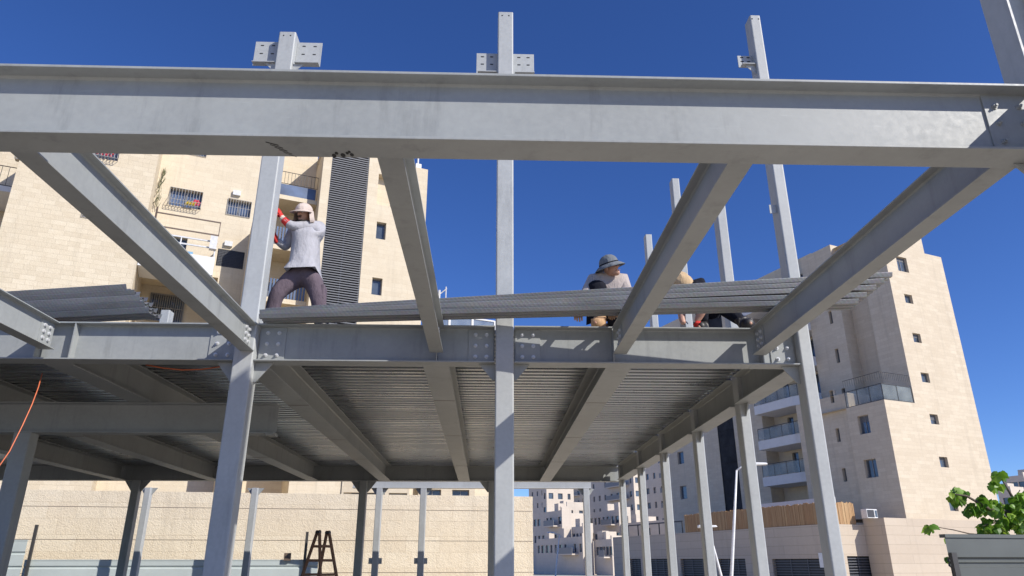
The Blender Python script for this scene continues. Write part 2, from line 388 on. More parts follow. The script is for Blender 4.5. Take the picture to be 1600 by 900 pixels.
# right front column: open H section
cmb = MB(); X0, X1, Y0, Y1 = 3.10, 3.30, 3.33, 3.52
h_ = [(X0, Y0), (X0+.014, Y0), (X0+.014, (Y0+Y1)/2-.005), (X1-.014, (Y0+Y1)/2-.005), (X1-.014, Y0), (X1, Y0), (X1, Y1), (X1-.014, Y1), (X1-.014, (Y0+Y1)/2+.005), (X0+.014, (Y0+Y1)/2+.005), (X0+.014, Y1), (X0, Y1)]
cmb.prism([(x, y, 0) for x, y in h_], (0, 0, 8.6))
fc = tag(cmb.build('steel_column', M['steel_box']), 'open H shaped steel column rising at the top right corner of the picture', 'steel column', GC)
q = MB(); q.prism([(3.098, 3.42, ZB-.004), (2.93, 3.42, ZB-.004), (3.098, 3.42, ZB-.20)], (0, .012, 0)); q.build('gusset_plate', M['steel'], fc)
q = MB(); q.box(3.088, 3.0985, 3.335, 3.46, ZB-.02, ZT+.03); q.build('end_plate', M['steel'], fc)

beam('main_beam', (3.165, 3.268), (3.165, -2.5), .20, ZB, ZT, 'grey beam end running towards the camera at the right edge below the front column', GB)
# --- mid frame columns and beam
MY = 7.868; CY0, CY1 = 7.742, 7.955
colA = column(-2.815, -2.597, CY0, CY1, 8.17, 'tall box column on the left with the standing worker pushing against it', GC)
colB = column(.07, .275, CY0, CY1, 8.58, 'tall slim box column in the centre of the picture, blue sky behind its upper half', GC)
colC = column(3.517, 3.66, CY0, CY1, 8.62, 'tall box column on the right, passing in front of the right apartment tower', GC)
def slotted(col, x0, x1, z0, z1, slots, yp):
    q = MB(); q.box(x0, x1, yp, yp+.012, z0, z1); p = q.build('bracket_plate', M['steel_box'], col, bevel=.002)
    for (x, z) in slots:
        k = MB(); k.bar((x-.014, yp-.0012, z), (x-.014, yp+.001, z), .009, 10); k.bar((x+.014, yp-.0012, z), (x+.014, yp+.001, z), .009, 10); k.box(x-.014, x+.014, yp-.0013, yp+.001, z-.009, z+.009)
        k.build('slot', M['hole'], p)
def brackets(col, xl, xr, zb, zt, w=.27, shelf=True, right=True, lw=None):
    lw = lw or w; dz = (zt-zb)
    for sgn, ww in ((-1, lw), (1, w)):
        if sgn > 0 and not right: continue
        a, b = (xl-ww, xl-.001) if sgn < 0 else (xr+.001, xr+ww)
        slotted(col, a, b, zb, zt, [(a+ww*fx, zb+dz*fz) for fx in (.28, .72) for fz in (.16, .5, .84)], 7.862)
        if shelf:
            q = MB(); q.box(a+.02, b, 7.765, 7.855, zb-.012, zb-.001); q.build('bracket_shelf', M['steel_box'], col)
            q = MB(); q.prism([(b if sgn < 0 else a, 7.80, zb-.013), ((b-.14) if sgn < 0 else (a+.14), 7.80, zb-.013), (b if sgn < 0 else a, 7.80, zb-.16)], (0, .01, 0)); q.build('gusset_plate', M['steel_box'], col)
brackets(colA, -2.815, -2.597, at(495, 104, 7.862).z, at(496, 67, 7.862).z, .33, True)
brackets(colB, .07, .275, at(836, 119, 7.862).z, at(836, 85, 7.862).z, .28, True)
brackets(colC, 3.517, 3.66, at(1152, 105, 7.862).z, at(1152, 87, 7.862).z, .2, True, False)
for col, xc, zt in ((colA, -2.706, 8.17), (colB, .172, 8.58), (colC, 3.588, 8.62)):
    for dx in (-.045, .045):
        q = MB(); q.bar((xc+dx, CY0-.001, zt-.06), (xc+dx, CY0+.002, zt-.06), .011, 12); q.build('bolt_hole', M['hole'], col)
q = MB(); q.box(3.43, 3.5165, 7.80, 7.81, at(1202, 333, 7.8).z, at(1202, 320, 7.8).z); q.build('cleat', M['steel_box'], colC)
def gusset(col, x, sgn, size=.2, z=ZB, y=7.845, h=None):
    h = h or size
    q = MB(); q.prism([(x, y, z-.003), (x+sgn*size, y, z-.003), (x+sgn*.03, y, z-h), (x, y, z-h)], (0, .014, 0)); q.build('gusset_plate', M['steel'], col)
gusset(colA, -2.596, 1, .20, h=.22); gusset(colA, -2.816, -1, .20, h=.22)
gusset(colB, .276, 1, .18); gusset(colB, .069, -1, .18); gusset(colC, 3.516, -1, .2)
def midbeam(x0, x1, label, plates, stiffs):
    o = beam('main_beam', (x0, MY), (x1, MY), .215, ZB, ZT, label, GB)
    for (a, b) in plates:
        q = MB(); q.box(a, b, MY-.0175, MY-.0055, ZB+.025, ZT-.025); p = q.build('splice_plate', M['steel'], o, bevel=.002)
        bolts_y(p, [(a+(b-a)*fx, ZB+.43*fz) for fx in (.28, .72) for fz in (.2, .5, .8)], MY-.0175)
    for x in stiffs:
        q = MB(); q.box(x-.006, x+.006, MY-.104, MY-.0055, ZB+.0165, ZT-.0165); q.build('stiffener', M['steel'], o)
    return o
midbeam(-16, -2.822, 'sunlit middle height beam left of the tall left column', [(-3.13, -2.83)], (-4.60, -4.98))
midbeam(-2.590, .063, 'shaded beam between the left and centre columns under the sheet stack', [(-2.575, -2.29), (-.235, .05)], (-.585,))
midbeam(.282, 3.510, 'partly sunlit beam between the centre and right columns below the crouching workers', [(.295, .58), (3.22, 3.49)], (1.40, 3.10))

# --- secondary beams of the open near bay
for x, lab in ((-4.83, 'short grey beam at the far left edge, running back to the sunlit middle beam'),
               (-2.67, 'diagonal looking beam at upper left ending at the tall left column'),
               (-.585, 'steep beam left of the centre column, in front of the sheet stack'),
               (1.465, 'beam right of the centre column passing in front of the crouching worker'),
               (3.045, 'long beam at upper right ending beside the right column')):
    o = beam('secondary_beam', (x, FY+.012), (x, MY-.125), .15, 3.80, 4.112, lab, GB, tf=.012, tw=.008)
    for sgn in ((1,) if x < 0 else (-1,)):
        q = MB(); q.box(*(sorted((x+sgn*.0045, x+sgn*.0125))), 7.52, 7.76, 3.83, 4.085); p = q.build('end_plate', M['steel'], o)
        bolts_x(p, [(yy, zz) for yy in (7.58, 7.68) for zz in (3.89, 3.96, 4.03)], x+sgn*.0125, sgn)

# --- rear bay under the deck
RY = 20.05
for x, xb, lab in ((-9.55, -9.75, 'leftmost dark beam under the deck'), (-7.15, -7.3, 'second dark beam from the left under the deck'), (-4.83, -4.68, 'dark beam under the deck with a sunlit patch by the orange cable'),
                   (-2.66, -2.76, 'heavy beam under the deck running back from the left column'), (-.60, -.635, 'heavy beam under the deck just left of the centre column'), (1.485, 1.55, 'heavy beam under the deck right of the centre column')):
    o = beam('secondary_beam', (x, MY+.11), (xb, RY-.11), .30, ZB, 4.10, lab, GB, tf=.019, tw=.011)
    rw = random.Random(int(x*10)+50)
    for yy in (9.9+rw.uniform(-.6, .6), 12.6+rw.uniform(-.8, .8), 16.2+rw.uniform(-.8, .8)):
        xc = x+(xb-x)*(yy-MY)/(RY-MY); q = MB(); q.box(xc-.148, xc+.148, yy-.005, yy+.005, ZB-.003, ZB+.001); q.build('weld_seam', M['brown'], o)
re = beam('main_beam', (-16, RY), (3.66, RY), .22, ZB, 4.10, 'dark beam closing the far end of the deck', GB)
YC = [9.9, 12.2, 14.7, 17.05, 19.6]
seg = [7.98]+[y for y in YC for _ in (0, 1)]
prev = 7.99
names = ['first', 'second', 'third', 'fourth', 'fifth']
for k, y in enumerate(YC):
    beam('edge_beam', (3.59, prev), (3.59, y-.004), .28, ZB, 4.10, 'edge beam along the right side of the deck, %s span back from the right column' % names[k], GB, tf=.016)
    prev = y+.216
tops = [8.58, 8.62, 8.6, 4.12, 4.12]
labs = ['sunlit box column nearest behind the right column, rising past the lunging worker', 'second sunlit box column behind the right column, top hidden by a beam', 'third sunlit box column behind the right column, its top standing against blue sky',
        'fourth sunlit box column along the right edge, ending at the deck', 'sunlit box column at the far right corner of the deck']
for k, y in enumerate(YC):
    c = column(3.517, 3.663, y, y+.21, tops[k], labs[k], GC)
    q = MB(); q.prism([(3.59, y-.002, ZB-.004), (3.59, y-.15, ZB-.004), (3.59, y-.002, ZB-.17)], (.012, 0, 0)); q.build('gusset_plate', M['steel'], c)
    q = MB(); q.prism([(3.59, y+.212, ZB-.004), (3.59, y+.36, ZB-.004), (3.59, y+.212, ZB-.17)], (.012, 0, 0)); q.build('gusset_plate', M['steel'], c)
for x, lab in ((-3.33, 'dark box column under the far end of the deck, right of the stepladder'), (-9.32, 'dark box column with haunch plates in front of the stone wall at left'), (.125, 'dark box column close behind the centre column')):
    c = column(x-.1, x+.1, RY-.1, RY+.1, ZB-.002, lab, GC, 'steel')
    for s in (-1, 1): gusset(c, x+s*.101, s, .24, ZB, RY, .28)
# --- low beam under the left bay and its column
lb = beam('low_beam', (-14, 10.1), (-2.93, 10.1), .22, 3.28, 3.695, 'low beam under the deck at left with a free cut end behind the left column', GB)
q = MB(); q.box(-3.05, -2.935, 9.995, 10.205, 3.262, 3.278); q.build('end_plate', M['steel'], lb)
column(-6.42, -6.19, 10.0, 10.2, 3.278, 'shaded column at the bottom left carrying the low beam', GC, 'steel')
# --- sunlit frame beyond the deck
FYY = 22.2
beam('far_beam', (-4.0, FYY), (3.1, FYY), .2, 3.72, 4.05, 'thin sunlit beam of the next frame seen under the far end of the deck', GB, 'steel_far')
for x, lab in ((-9.95, 'thin column beyond the deck at far left, top in sun and foot in shade'), (-6.85, 'thin column half hidden by the left column, in front of the stone wall'), (-3.2, 'thin sunlit column in front of the stone wall, beside the dark column'),
               (-1.9, 'thin sunlit column in the middle of the stone wall with two small cleats'), (2.94, 'thin sunlit column in front of the hillside apartments')):
    c = column(x-.09, x+.09, FYY-.1, FYY+.08, 3.718, lab, GC, 'steel_far')
    for s in (-1, 1): gusset(c, x+s*.091, s, .16, 3.72, FYY, .18)
    if x > -4 and x < 2:
        for s in (-1, 1):
            q = MB(); q.box(*sorted((x+s*.091, x+s*.19)), FYY-.05, FYY-.03, 1.62, 1.78); q.build('cleat', M['steel_far'], c)
# stub of a column beyond the left beam
p = at(262, 487, 12.6)
column(p.x-.08, p.x+.08, 12.5, 12.7, p.z, 'short pale column stub standing above the deck at left', GC, 'steel_box', 4.17, plate=False)

# --- corrugated deck, laid in sheets with ribs running left to right
deck = thing('corrugated_deck', (-5, 14, 4.1), 'corrugated metal floor deck seen from below, lying on the rear beams', 'metal deck')
def decksheet(y0, n, x0, x1, pitch=.18, t=.0015, z=4.102, h=.075):
    pr = []
    for k in range(n):
        y = y0+k*pitch
        pr += [(y, z), (y+.085, z), (y+.097, z+h), (y+.168, z+h)]
    pr.append((y0+n*pitch, z))
    mb = MB(); k0 = 0
    for (x) in (x0, x1):
        mb.v += [Vector((x, y, zz)) for y, zz in pr]+[Vector((x, y, zz+t)) for y, zz in pr]
    N = len(pr)
    for i in range(N-1):
        mb.f.append([i, i+1, 2*N+i+1, 2*N+i]); mb.f.append([N+i+1, N+i, 3*N+i, 3*N+i+1])
    for e in (0, 2*N):
        for i in range(N-1): mb.f.append([e+i, e+i+1, e+N+i+1, e+N+i])
    mb.f.append([0, 2*N, 3*N, N]); mb.f.append([N-1, 2*N-1, 4*N-1, 3*N-1])
    return mb
for k in range(14):
    y0 = 7.99+k*.9
    x1 = 3.49+random.uniform(-.02, .02)
    if y0 > 20.2: break
    decksheet(y0, 5 if k < 13 else 3, -16, x1).build('deck_sheet', M['deck'], deck)

q = MB(); q.box(3.515, 3.5165, 7.99, 9.88, 4.1025, 4.185)
for a_, b_ in zip(YC, YC[1:]+[20.3]): q.box(3.515, 3.5165, a_+.22, b_-.01, 4.1025, 4.185)
q.build('edge_trim', M['deck'], deck)
# --- stacks of loose sheets
def hat(mb, a, b, za, zb, wid=.25, h=.052, t=.002, lip=.040):
    a = Vector((*a, za)); b = Vector((*b, zb)); d = (b-a).normalized(); s = Vector((-d.y, d.x, 0)).normalized()
    if s.y < 0: s = -s
    lo = [(0, lip), (.018*lip/.04, 0), (.06, 0), (.072, .03), (.09, .03), (.102, 0), (.148, 0), (.16, .03), (.178, .03), (.19, 0), (.232, 0), (.25, lip)]
    up = [(x, zz+.004) for x, zz in lo]
    N = len(lo)
    for e in (a, b): mb.v += [e+s*x*wid/.25+Vector((0, 0, zz)) for x, zz in lo]+[e+s*x*wid/.25+Vector((0, 0, zz)) for x, zz in up]
    for i in range(N-1):
        mb.f.append([i, i+1, 2*N+i+1, 2*N+i]); mb.f.append([N+i+1, N+i, 3*N+i, 3*N+i+1])
        for e in (0, 2*N): mb.f.append([e+i, e+i+1, e+N+i+1, e+N+i])
    mb.f.append([0, 2*N, 3*N, N]); mb.f.append([N-1, 2*N-1, 4*N-1, 3*N-1])
    return mb
ordn = ['bottom', 'second from bottom', 'middle', 'second from top', 'top']
for k in range(5):
    x0 = -2.54+.03*((k*2) % 3); x1 = 3.86+.10*k; off = .010*math.sin(k*2.1)
    a = (x0, 7.33-.10*x0+off); b = (x1, 7.33-.10*x1+off)
    o = hat(MB(), a, b, 4.136+k*.017, 4.15+k*.074, .25).build('deck_sheet', M['sheet'], weld=True)
    tag(o, 'long galvanised sheet, %s of the stack lying in front of the workers' % ordn[k], 'metal sheet', 'loose sheets in the long stack')
for k in range(5):
    xe, ye = (230, 224, 217, 208, 195)[k], (487, 478, 469, 460, 451)[k]
    e1 = at(xe, ye, 8.32); e0 = atz(0, 499-9*k, e1.z); d_ = (e1-e0).normalized(); e0 = e1-d_*5.2; off = .01*math.cos(k*1.7)
    o = hat(MB(), (e0.x, e0.y+off), (e1.x, e1.y+off), e1.z, e1.z, .28, lip=.062).build('deck_sheet', M['sheet'], weld=True)
    tag(o, 'galvanised sheet, %s of left edge stack' % ordn[k], 'metal sheet', 'loose sheets in the left stack')
for x, lab in ((-5.55, 'timber bearer under the left sheet stack, nearer its cut end'), (-7.6, 'timber bearer under the left sheet stack, at the far left')):
    yb = 8.35+.19*(-x-3.7); q = MB(); q.box(x-.05, x+.05, yb-.15, yb+.45, 4.179, at(230, 487, 8.32).z-.003); tag(q.build('timber_bearer', M['wood'], bevel=.004), lab, 'timber')
# --- orange cables
pts = [at(66, 583, 8.0), at(60, 605, 7.9), at(50, 632, 7.8), at(35, 665, 7.7), at(15, 705, 7.6), at(-6, 735, 7.55), at(-30, 790, 7.5)]
tag(MB().tube(pts, .006).build('power_cable', M['orange'], smooth=True), 'orange cable hanging down from the beam at the left edge', 'cable')
pts = [at(228, 570, 8.15), at(255, 575, 8.2), at(285, 578, 8.2), at(315, 577, 8.2), at(345, 573, 8.15)]
tag(MB().tube(pts, .008).build('power_cable', M['orange'], smooth=True), 'orange cable sagging under the beam flange left of the left column', 'cable')

# ------------------------------------------------------------------ buildings
A_ = R(68)
U = Vector((math.sin(A_), math.cos(A_), 0)); N_ = Vector((math.cos(A_), -math.sin(A_), 0)); V = -N_
def window(parent, pl, r, rec=.2, fw=.05, mat='pane', fmat='frame', mull=1, shutter=0, name='window'):
    u0, u1, z0, z1 = r; q = MB(); a, b = -rec-.03, -rec+.02
    q.obox(pl, u0, u0+fw, z0, z1, a, b); q.obox(pl, u1-fw, u1, z0, z1, a, b); q.obox(pl, u0+fw, u1-fw, z0, z0+fw, a, b); q.obox(pl, u0+fw, u1-fw, z1-fw, z1, a, b)
    for k in range(mull): uc = u0+(u1-u0)*(k+1)/(mull+1); q.obox(pl, uc-fw*.4, uc+fw*.4, z0+fw, z1-fw, a, b)
    f = q.build(name, M[fmat], parent)
    zz = z1-fw
    if shutter:
        zz = z1-(z1-z0)*shutter; s = MB(); nsl = max(3, int((z1-zz)/.09))
        for k in range(nsl): h = (z1-fw-zz)/nsl; s.obox(pl, u0+fw, u1-fw, zz+k*h+.006, zz+(k+1)*h-.006, a+.01, a+.03)
        s.build('shutter', M['slat'], f)
    p = MB(); p.obox(pl, u0+fw, u1-fw, z0+fw, zz, a+.005, a+.012); p.build('pane', M[mat], f)
    return f
def grille(parent, pl, r, out=.05, bulge=0, n=10):
    u0, u1, z0, z1 = r; q = MB()
    for k in range(n+1):
        u = u0+(u1-u0)*k/n
        if bulge:
            q.tube([pl.pt(u, z1, .02), pl.pt(u, z0+(z1-z0)*.45, .05), pl.pt(u, z0+(z1-z0)*.2, bulge), pl.pt(u, z0-.02, bulge), pl.pt(u, z0-.02, .02)], .012, 5)
        else: q.bar(pl.pt(u, z0, out), pl.pt(u, z1, out), .012, 5)
    for z, o_ in ((z0, out), (z1, out), ((z0+z1)/2, out)) if not bulge else ((z1, .02), (z0+(z1-z0)*.2, bulge), (z0-.02, bulge)):
        q.bar(pl.pt(u0, z, o_), pl.pt(u1, z, o_), .014, 5)
    return q.build('window_grille', M['grille'], parent)
def railing(parent, pl, u0, u1, z0, z1, w, mat='iron', n=12, name='railing', r=.018):
    q = MB()
    for k in range(n+1): u = u0+(u1-u0)*k/n; q.bar(pl.pt(u, z0, w), pl.pt(u, z1, w), r*.6, 5)
    for z in (z0, z1): q.bar(pl.pt(u0, z, w), pl.pt(u1, z, w), r, 6)
    return q.build(name, M[mat], parent)

# ---------- left apartment tower
PL5 = Plane(at(590, 400, 33), U, N_); PL1 = PL5.off(1.5); PL2 = PL5; PLG = PL5.off(-2.5)
LB = thing('apartment_tower', PL5.pt(-5, 0, 0), 'big beige stone apartment building on the left with grilles, balconies and a louvred strip', 'building')
ZR = PL1.uz(60, 150)[1]; ZR2 = PL2.uz(380, 160)[1]; ZRG = PLG.uz(460, 185)[1]
F1L, F1R = -15.15, -10.25
w1 = [PL1.rect(132, 318, 165, 345), PL1.rect(32, 215, 52, 253), PL1.rect(148, 205, 184, 252)]
mb = MB(); mb.wall(PL1, F1L, F1R, -1, ZR, [(*r, .2) for r in w1])
mb.add([PL1.pt(F1R, -1), PL1.pt(F1R, -1, -6), PL1.pt(F1R, ZR, -6), PL1.pt(F1R, ZR)], [(0,1,2,3)])
mb.add([PL1.pt(F1L, -1, -6), PL1.pt(F1L, -1), PL1.pt(F1L, ZR), PL1.pt(F1L, ZR, -6)], [(0,1,2,3)])
mb.add([PL1.pt(F1L, ZR), PL1.pt(F1R, ZR), PL1.pt(F1R, ZR, -9), PL1.pt(F1L, ZR, -9)], [(0,1,2,3)])
mb.build('wall', M['stone_left'], LB)
for r in w1: f = window(LB, PL1, r, .2); grille(f, PL1, r, .04, .28 if r is w1[2] else 0, 9)
q = MB()
for k in range(14): q.lathe(PL1.pt(w1[2][0]+.15+k*.055, w1[2][2]+.12+.1*(k % 3), .12+.03*(k % 2)), [(0, -.06), (.055, -.02), (.06, .03), (0, .07)], 7)
q.build('window_flowers', M['flower'], LB)
# recessed wing further left, in shade of the main face
PL0 = PL1.off(-4.5); mb = MB(); mb.wall(PL0, -34, F1L, -1, ZR-.3); mb.build('wall', M['stone_left'], LB)
q = MB(); q.obox(PL0, -17.6, F1L-.01, PL1.uz(0, 268)[1]+.2, PL1.uz(0, 268)[1]+.45, .01, 2.2); q.build('balcony_slab', M['render'], LB)
railing(LB, PL0, -17.6, F1L-.05, PL1.uz(0, 268)[1]+.5, PL1.uz(0, 268)[1]+1.4, 2.15, 'iron', 9)
# middle face F2 with windows, loggia and balcony
F2R = -6.35+.9
wA = PL2.rect(267, 292, 313, 328); wB = PL2.rect(357, 310, 390, 341); wC = PL2.rect(288, 215, 322, 246); wD = PL2.rect(341, 388, 379, 421)
log = (F1R+.02, -7.1, 9.0, PL2.uz(300, 425)[1]-.1)
bal0 = (F1R+.02, -7.35)
dr = (-9.6, -8.6, PL2.uz(290, 400)[1], PL2.uz(290, 372)[1])
mb = MB(); mb.wall(PL2, F1R, F2R, -1, ZR2, [(*wA, .22), (*wB, .22), (*wC, .22), (*wD, .12), (*log, 2.2, 1), (*dr, .2)])
mb.add([PL2.pt(F1R, ZR2), PL2.pt(F2R, ZR2), PL2.pt(F2R, ZR2, -7), PL2.pt(F1R, ZR2, -7)], [(0,1,2,3)])
mb.add([PL2.pt(F2R, -1), PL2.pt(F2R, -1, -2.5), PL2.pt(F2R, ZR2, -2.5), PL2.pt(F2R, ZR2)], [(0,1,2,3)])
mb.build('wall', M['stone_smooth'], LB)
for r, bl in ((wA, .3), (wB, 0), (wC, 0)): f = window(LB, PL2, r, .22, mat='pane_blue'); grille(f, PL2, r, .04, bl, 11 if bl else 9)
q = MB()
for k in range(9): q.lathe(PL2.pt(wA[0]+.75+k*.045, wA[2]+.1+.06*(k % 3), .14), [(0, -.07), (.06, -.02), (.07, .03), (0, .08)], 7)
q.build('window_flowers', M['yellow'], LB); q = MB()
for k in range(8): q.lathe(PL2.pt(wA[1]-.34+k*.035, wA[2]+.16+.09*(k % 3), .12), [(0, -.07), (.06, -.02), (.07, .03), (0, .08)], 7)
q.build('window_flowers', M['flower'], LB)
f = window(LB, PL2, dr, .2)
# louvred vent and wall lamps
q = MB(); u0, u1, z0, z1 = wD
q.obox(PL2, u0, u1, z0, z1, -.12, -.1)
for k in range(11): z = z0+(z1-z0)*(k+.3)/11; q.obox(PL2, u0+.03, u1-.03, z, z+.055, -.1, -.02)
for k in range(9): uu = u0+(u1-u0)*(k+.5)/9; q.obox(PL2, uu-.008, uu+.008, z0, z1, -.02, -.005)
q.build('vent', M['dark'], LB)
for (x, y) in ((370, 303), (357, 382)):
    u_, z_ = PL2.uz(x, y); q = MB(); q.obox(PL2, u_-.17, u_+.17, z_-.12, z_+.12, .002, .14); q.build('wall_box', M['frame_w'], LB)
# loggia back window
PLL = PL2.off(-2.2); wl_ = PLL.rect(236, 458, 285, 497); window(LB, PLL, (wl_[0], wl_[1], wl_[2]-.3, wl_[3]), -.04, mull=3); 
grille(LB, PLL, (wl_[0], wl_[1], wl_[2]-.3, wl_[3]), .1, 0, 16)
# balcony over the loggia
zb_ = PL1.uz(330, 430)[1]; zt_ = PL1.uz(333, 402)[1]; zr_ = PL1.uz(336, 346)[1]; bz = (bal0[0], bal0[1])
q = MB(); q.obox(PL2, bz[0], bz[1], zb_, zb_+.2, .005, 1.5); q.obox(PL2, bz[0], bz[1], zb_+.2, zt_, 1.32, 1.5); q.obox(PL2, bz[1]-.15, bz[1], zb_+.2, zt_, .005, 1.32)
bl = q.build('balcony', M['render'], LB)
q = MB()
for z in (zt_+.75, zt_+.45): q.beamsq(PL2.pt(bz[0], z, 1.42), PL2.pt(bz[1], z, 1.42), .05, (0,0,1), .06); q.beamsq(PL2.pt(bz[1]-.07, z, .02), PL2.pt(bz[1]-.07, z, 1.42), .05, (0,0,1), .06)
for u_ in (bz[0]+.1, (bz[0]+bz[1])/2, bz[1]-.06): q.bar(PL2.pt(u_, zt_, 1.42), PL2.pt(u_, zt_+.75, 1.42), .03, 6)
q.build('railing', M['frame_w'], bl)
q = MB()
for z in (zr_, zr_-.62): q.beamsq(PL2.pt(bz[0]+.3, z, 1.45), PL2.pt(bz[1]+.02, z, 1.45), .05, (0,0,1), .05)
q.beamsq(PL2.pt(bz[0]+.32, zr_-.75, 1.45), PL2.pt(bz[0]+.32, zr_+.25, 1.45), .06, (0,1,0), .06); q.bar(PL2.pt(bz[1], zr_-.62, 1.45), PL2.pt(bz[1], zr_, 1.45), .02, 6)
q.build('awning_frame', M['brown'], bl)
q = MB(); q.obox(PL2, bz[1]-.3, bz[1]-.02, zt_+.35, zt_+.95, 1.35, 1.62); q.build('lamp_box', M['frame_w'], bl)
q = MB(); q.obox(PL2, bz[1]-1.6, bz[1]-.9, zt_-.1, zt_+.22, .8, 1.2); q.obox(PL2, bz[1]-2.3, bz[1]-1.7, zt_-.1, zt_+.32, .8, 1.2); q.build('storage_crate', M['blue'], bl)
# dried plant on the wall corner
u_, z_ = PL2.uz(250, 300); q = MB(); rr = random.Random(3)
for k in range(60):
    t = rr.random(); a = PL2.pt(F1R+.12+.1*t+rr.uniform(-.18, .18)*(1-t), z_-.9+t*1.9, .1+rr.uniform(0, .25)*(1-t)); d = Vector((rr.uniform(-.1,.1), rr.uniform(-.1,.1), .25)); q.bar(a, a+d, .012, 4, .004)
q.build('climbing_plant', M['dry_leaf'], LB)
# projecting fin F3
z3 = PL1.uz(385, 343)[1]; q = MB(); q.obox(PL2, -6.05, F2R+.0, -1, z3, .002, 1.62); q.build('wall', M['stone_smooth'], LB)
# recessed bay G between, with blue balconies
mb = MB()
F5L = -3.08
g1 = PLG.rect(436, 318, 466, 292); dG = [(-4.9, -3.9, PLG.uz(450, y1)[1], PLG.uz(450, y0)[1]) for y0, y1 in ((290, 326), (372, 402), (445, 482))]
mb.wall(PLG, F2R-.5, F5L, -1, ZRG, [(*r, .15) for r in dG]); mb.build('wall', M['stone_smooth'], LB)
for k, r in enumerate(dG):
    f = window(LB, PLG, r, .15, mat='pane_blue', shutter=0 if k == 0 else .9)
    q = MB(); q.obox(PLG, F2R, F5L-.01, r[2]-.35, r[2]-.12, .01, 1.7); b_ = q.build('balcony_slab', M['stone_smooth'], LB)
    if k == 0:
        railing(b_, PLG, F2R+.05, F5L-.05, r[2]+.55, r[2]+1.2, 1.65, 'iron', 14); q = MB(); q.obox(PLG, F2R+.1, F5L-.1, r[2]-.1, r[2]+.5, 1.62, 1.66); q.build('glass_panel', M['pane_blue'], b_)
    else:
        q = MB(); n = 16
        for j in range(n): uu = F2R+.05+(F5L-F2R-.1)*j/n; q.obox(PLG, uu, uu+(F5L-F2R-.1)/n*.6, r[2]-.1, r[2]+.85, 1.6, 1.65)
        q.build('railing', M['blue'] if False else M['pane_blue'], b_)
# right tower F5 with louvre strip
F5R = 2.38; ZT5 = PL5.uz(668, 265)[1]
lv = (PL5.uz(512, 320)[0], PL5.uz(572, 320)[0], 8.0, PL5.uz(545, 243)[1]+.2)
wins = [PL5.rect(589, 346, 602, 375), PL5.rect(582, 433, 596, 462)]; wins.append((wins[1][0], wins[1][1], wins[1][2]-3.03, wins[1][3]-3.03))
nich = (PL5.uz(590, 300)[0], PL5.uz(622, 300)[0], PL5.uz(600, 321)[1], PL5.uz(600, 273)[1])
mb = MB(); mb.wall(PL5, F5L, F5R, -1, ZT5, [(*lv, .25, 1), (*nich, .45, 1)]+[(*r, .22) for r in wins])
mb.add([PL5.pt(F5L, -1, -7), PL5.pt(F5L, -1), PL5.pt(F5L, ZT5+.6), PL5.pt(F5L, ZT5+.6, -7)], [(0,1,2,3)])
mb.add([PL5.pt(F5R, -1), PL5.pt(F5R, -1, -9), PL5.pt(F5R, ZT5, -9), PL5.pt(F5R, ZT5)], [(0,1,2,3)])
mb.add([PL5.pt(F5L, ZT5), PL5.pt(F5R, ZT5), PL5.pt(F5R, ZT5, -9), PL5.pt(F5L, ZT5, -9)], [(0,1,2,3)])
mb.obox(PL5, F5L, .25, ZT5, ZT5+.6, -7, -.002)
mb.build('wall', M['stone_smooth'], LB)
for r in wins: window(LB, PL5, r, .22, mull=0)
q = MB(); n = 108
for k in range(n):
    z = lv[2]+(lv[3]-lv[2])*k/n; q.obox(PL5, lv[0]+.03, lv[1]-.03, z, z+.05, -.16, .03)
for uu in (lv[0], (lv[0]+lv[1])/2-.03, lv[1]-.06): q.obox(PL5, uu, uu+.06, lv[2], lv[3], -.22, -.03)
q.build('louvre_strip', M['slat'], LB)
q = MB(); q.obox(PL5, lv[0]+.01, lv[1]-.01, lv[2], lv[3], -.245, -.235); q.build('louvre_back', M['dark'], LB)
u_, z_ = PL5.uz(655, 262); q = MB(); q.bar(PL5.pt(u_, z_-.2, -.3), PL5.pt(u_, z_+1.0, -.3), .05, 8); q.obox(PL5, u_-.15, u_+.15, z_, z_+.3, -.5, -.1); q.build('roof_mast', M['frame_w'], LB)
# lower wing with glass terrace seen over the beam
PT = Plane(at(720, 505, 36), U, N_); r = PT.rect(693, 500, 772, 520); mb = MB()
t1 = thing('roof_terrace_wing', PT.pt(r[0], 0), 'low wing with glass terrace railing peeping over the beam left of the centre column', 'building')
mb.obox(PT, r[0]-3, r[1]+.3, -1, r[2]-.1, -6, 0); mb.build('wall', M['stone_smooth'], t1)
q = MB()
for k in range(4): uu = r[0]-1+(r[1]-r[0]+1)*k/3; q.obox(PT, uu, uu+.12, r[2]-.1, r[3]+.35, -.12, -.02)
q.obox(PT, r[0]-1, r[1], r[3]+.28, r[3]+.36, -.12, -.02); q.build('railing', M['frame_w'], t1)
q = MB(); q.obox(PT, r[0]-1, r[1], r[2]-.05, r[3]+.28, -.08, -.06); q.build('glass_panel', M['railglass'], t1)
c = at(686, 470, 36); q = MB(); q.bar(c+Vector((0,0,-1.2)), c+Vector((0,0,.6)), .06, 6); q.bar(c+Vector((-.3,0,.1)), c+Vector((.4,0,.7)), .03, 6); q.bar(c+Vector((.35,0,-.3)), c+Vector((.35,0,.8)), .03, 6); q.bar(c+Vector((-.1,0,-.3)), c+Vector((.5,0,-.3)), .04, 6)
q.build('roof_antenna', M['frame_w'], t1)

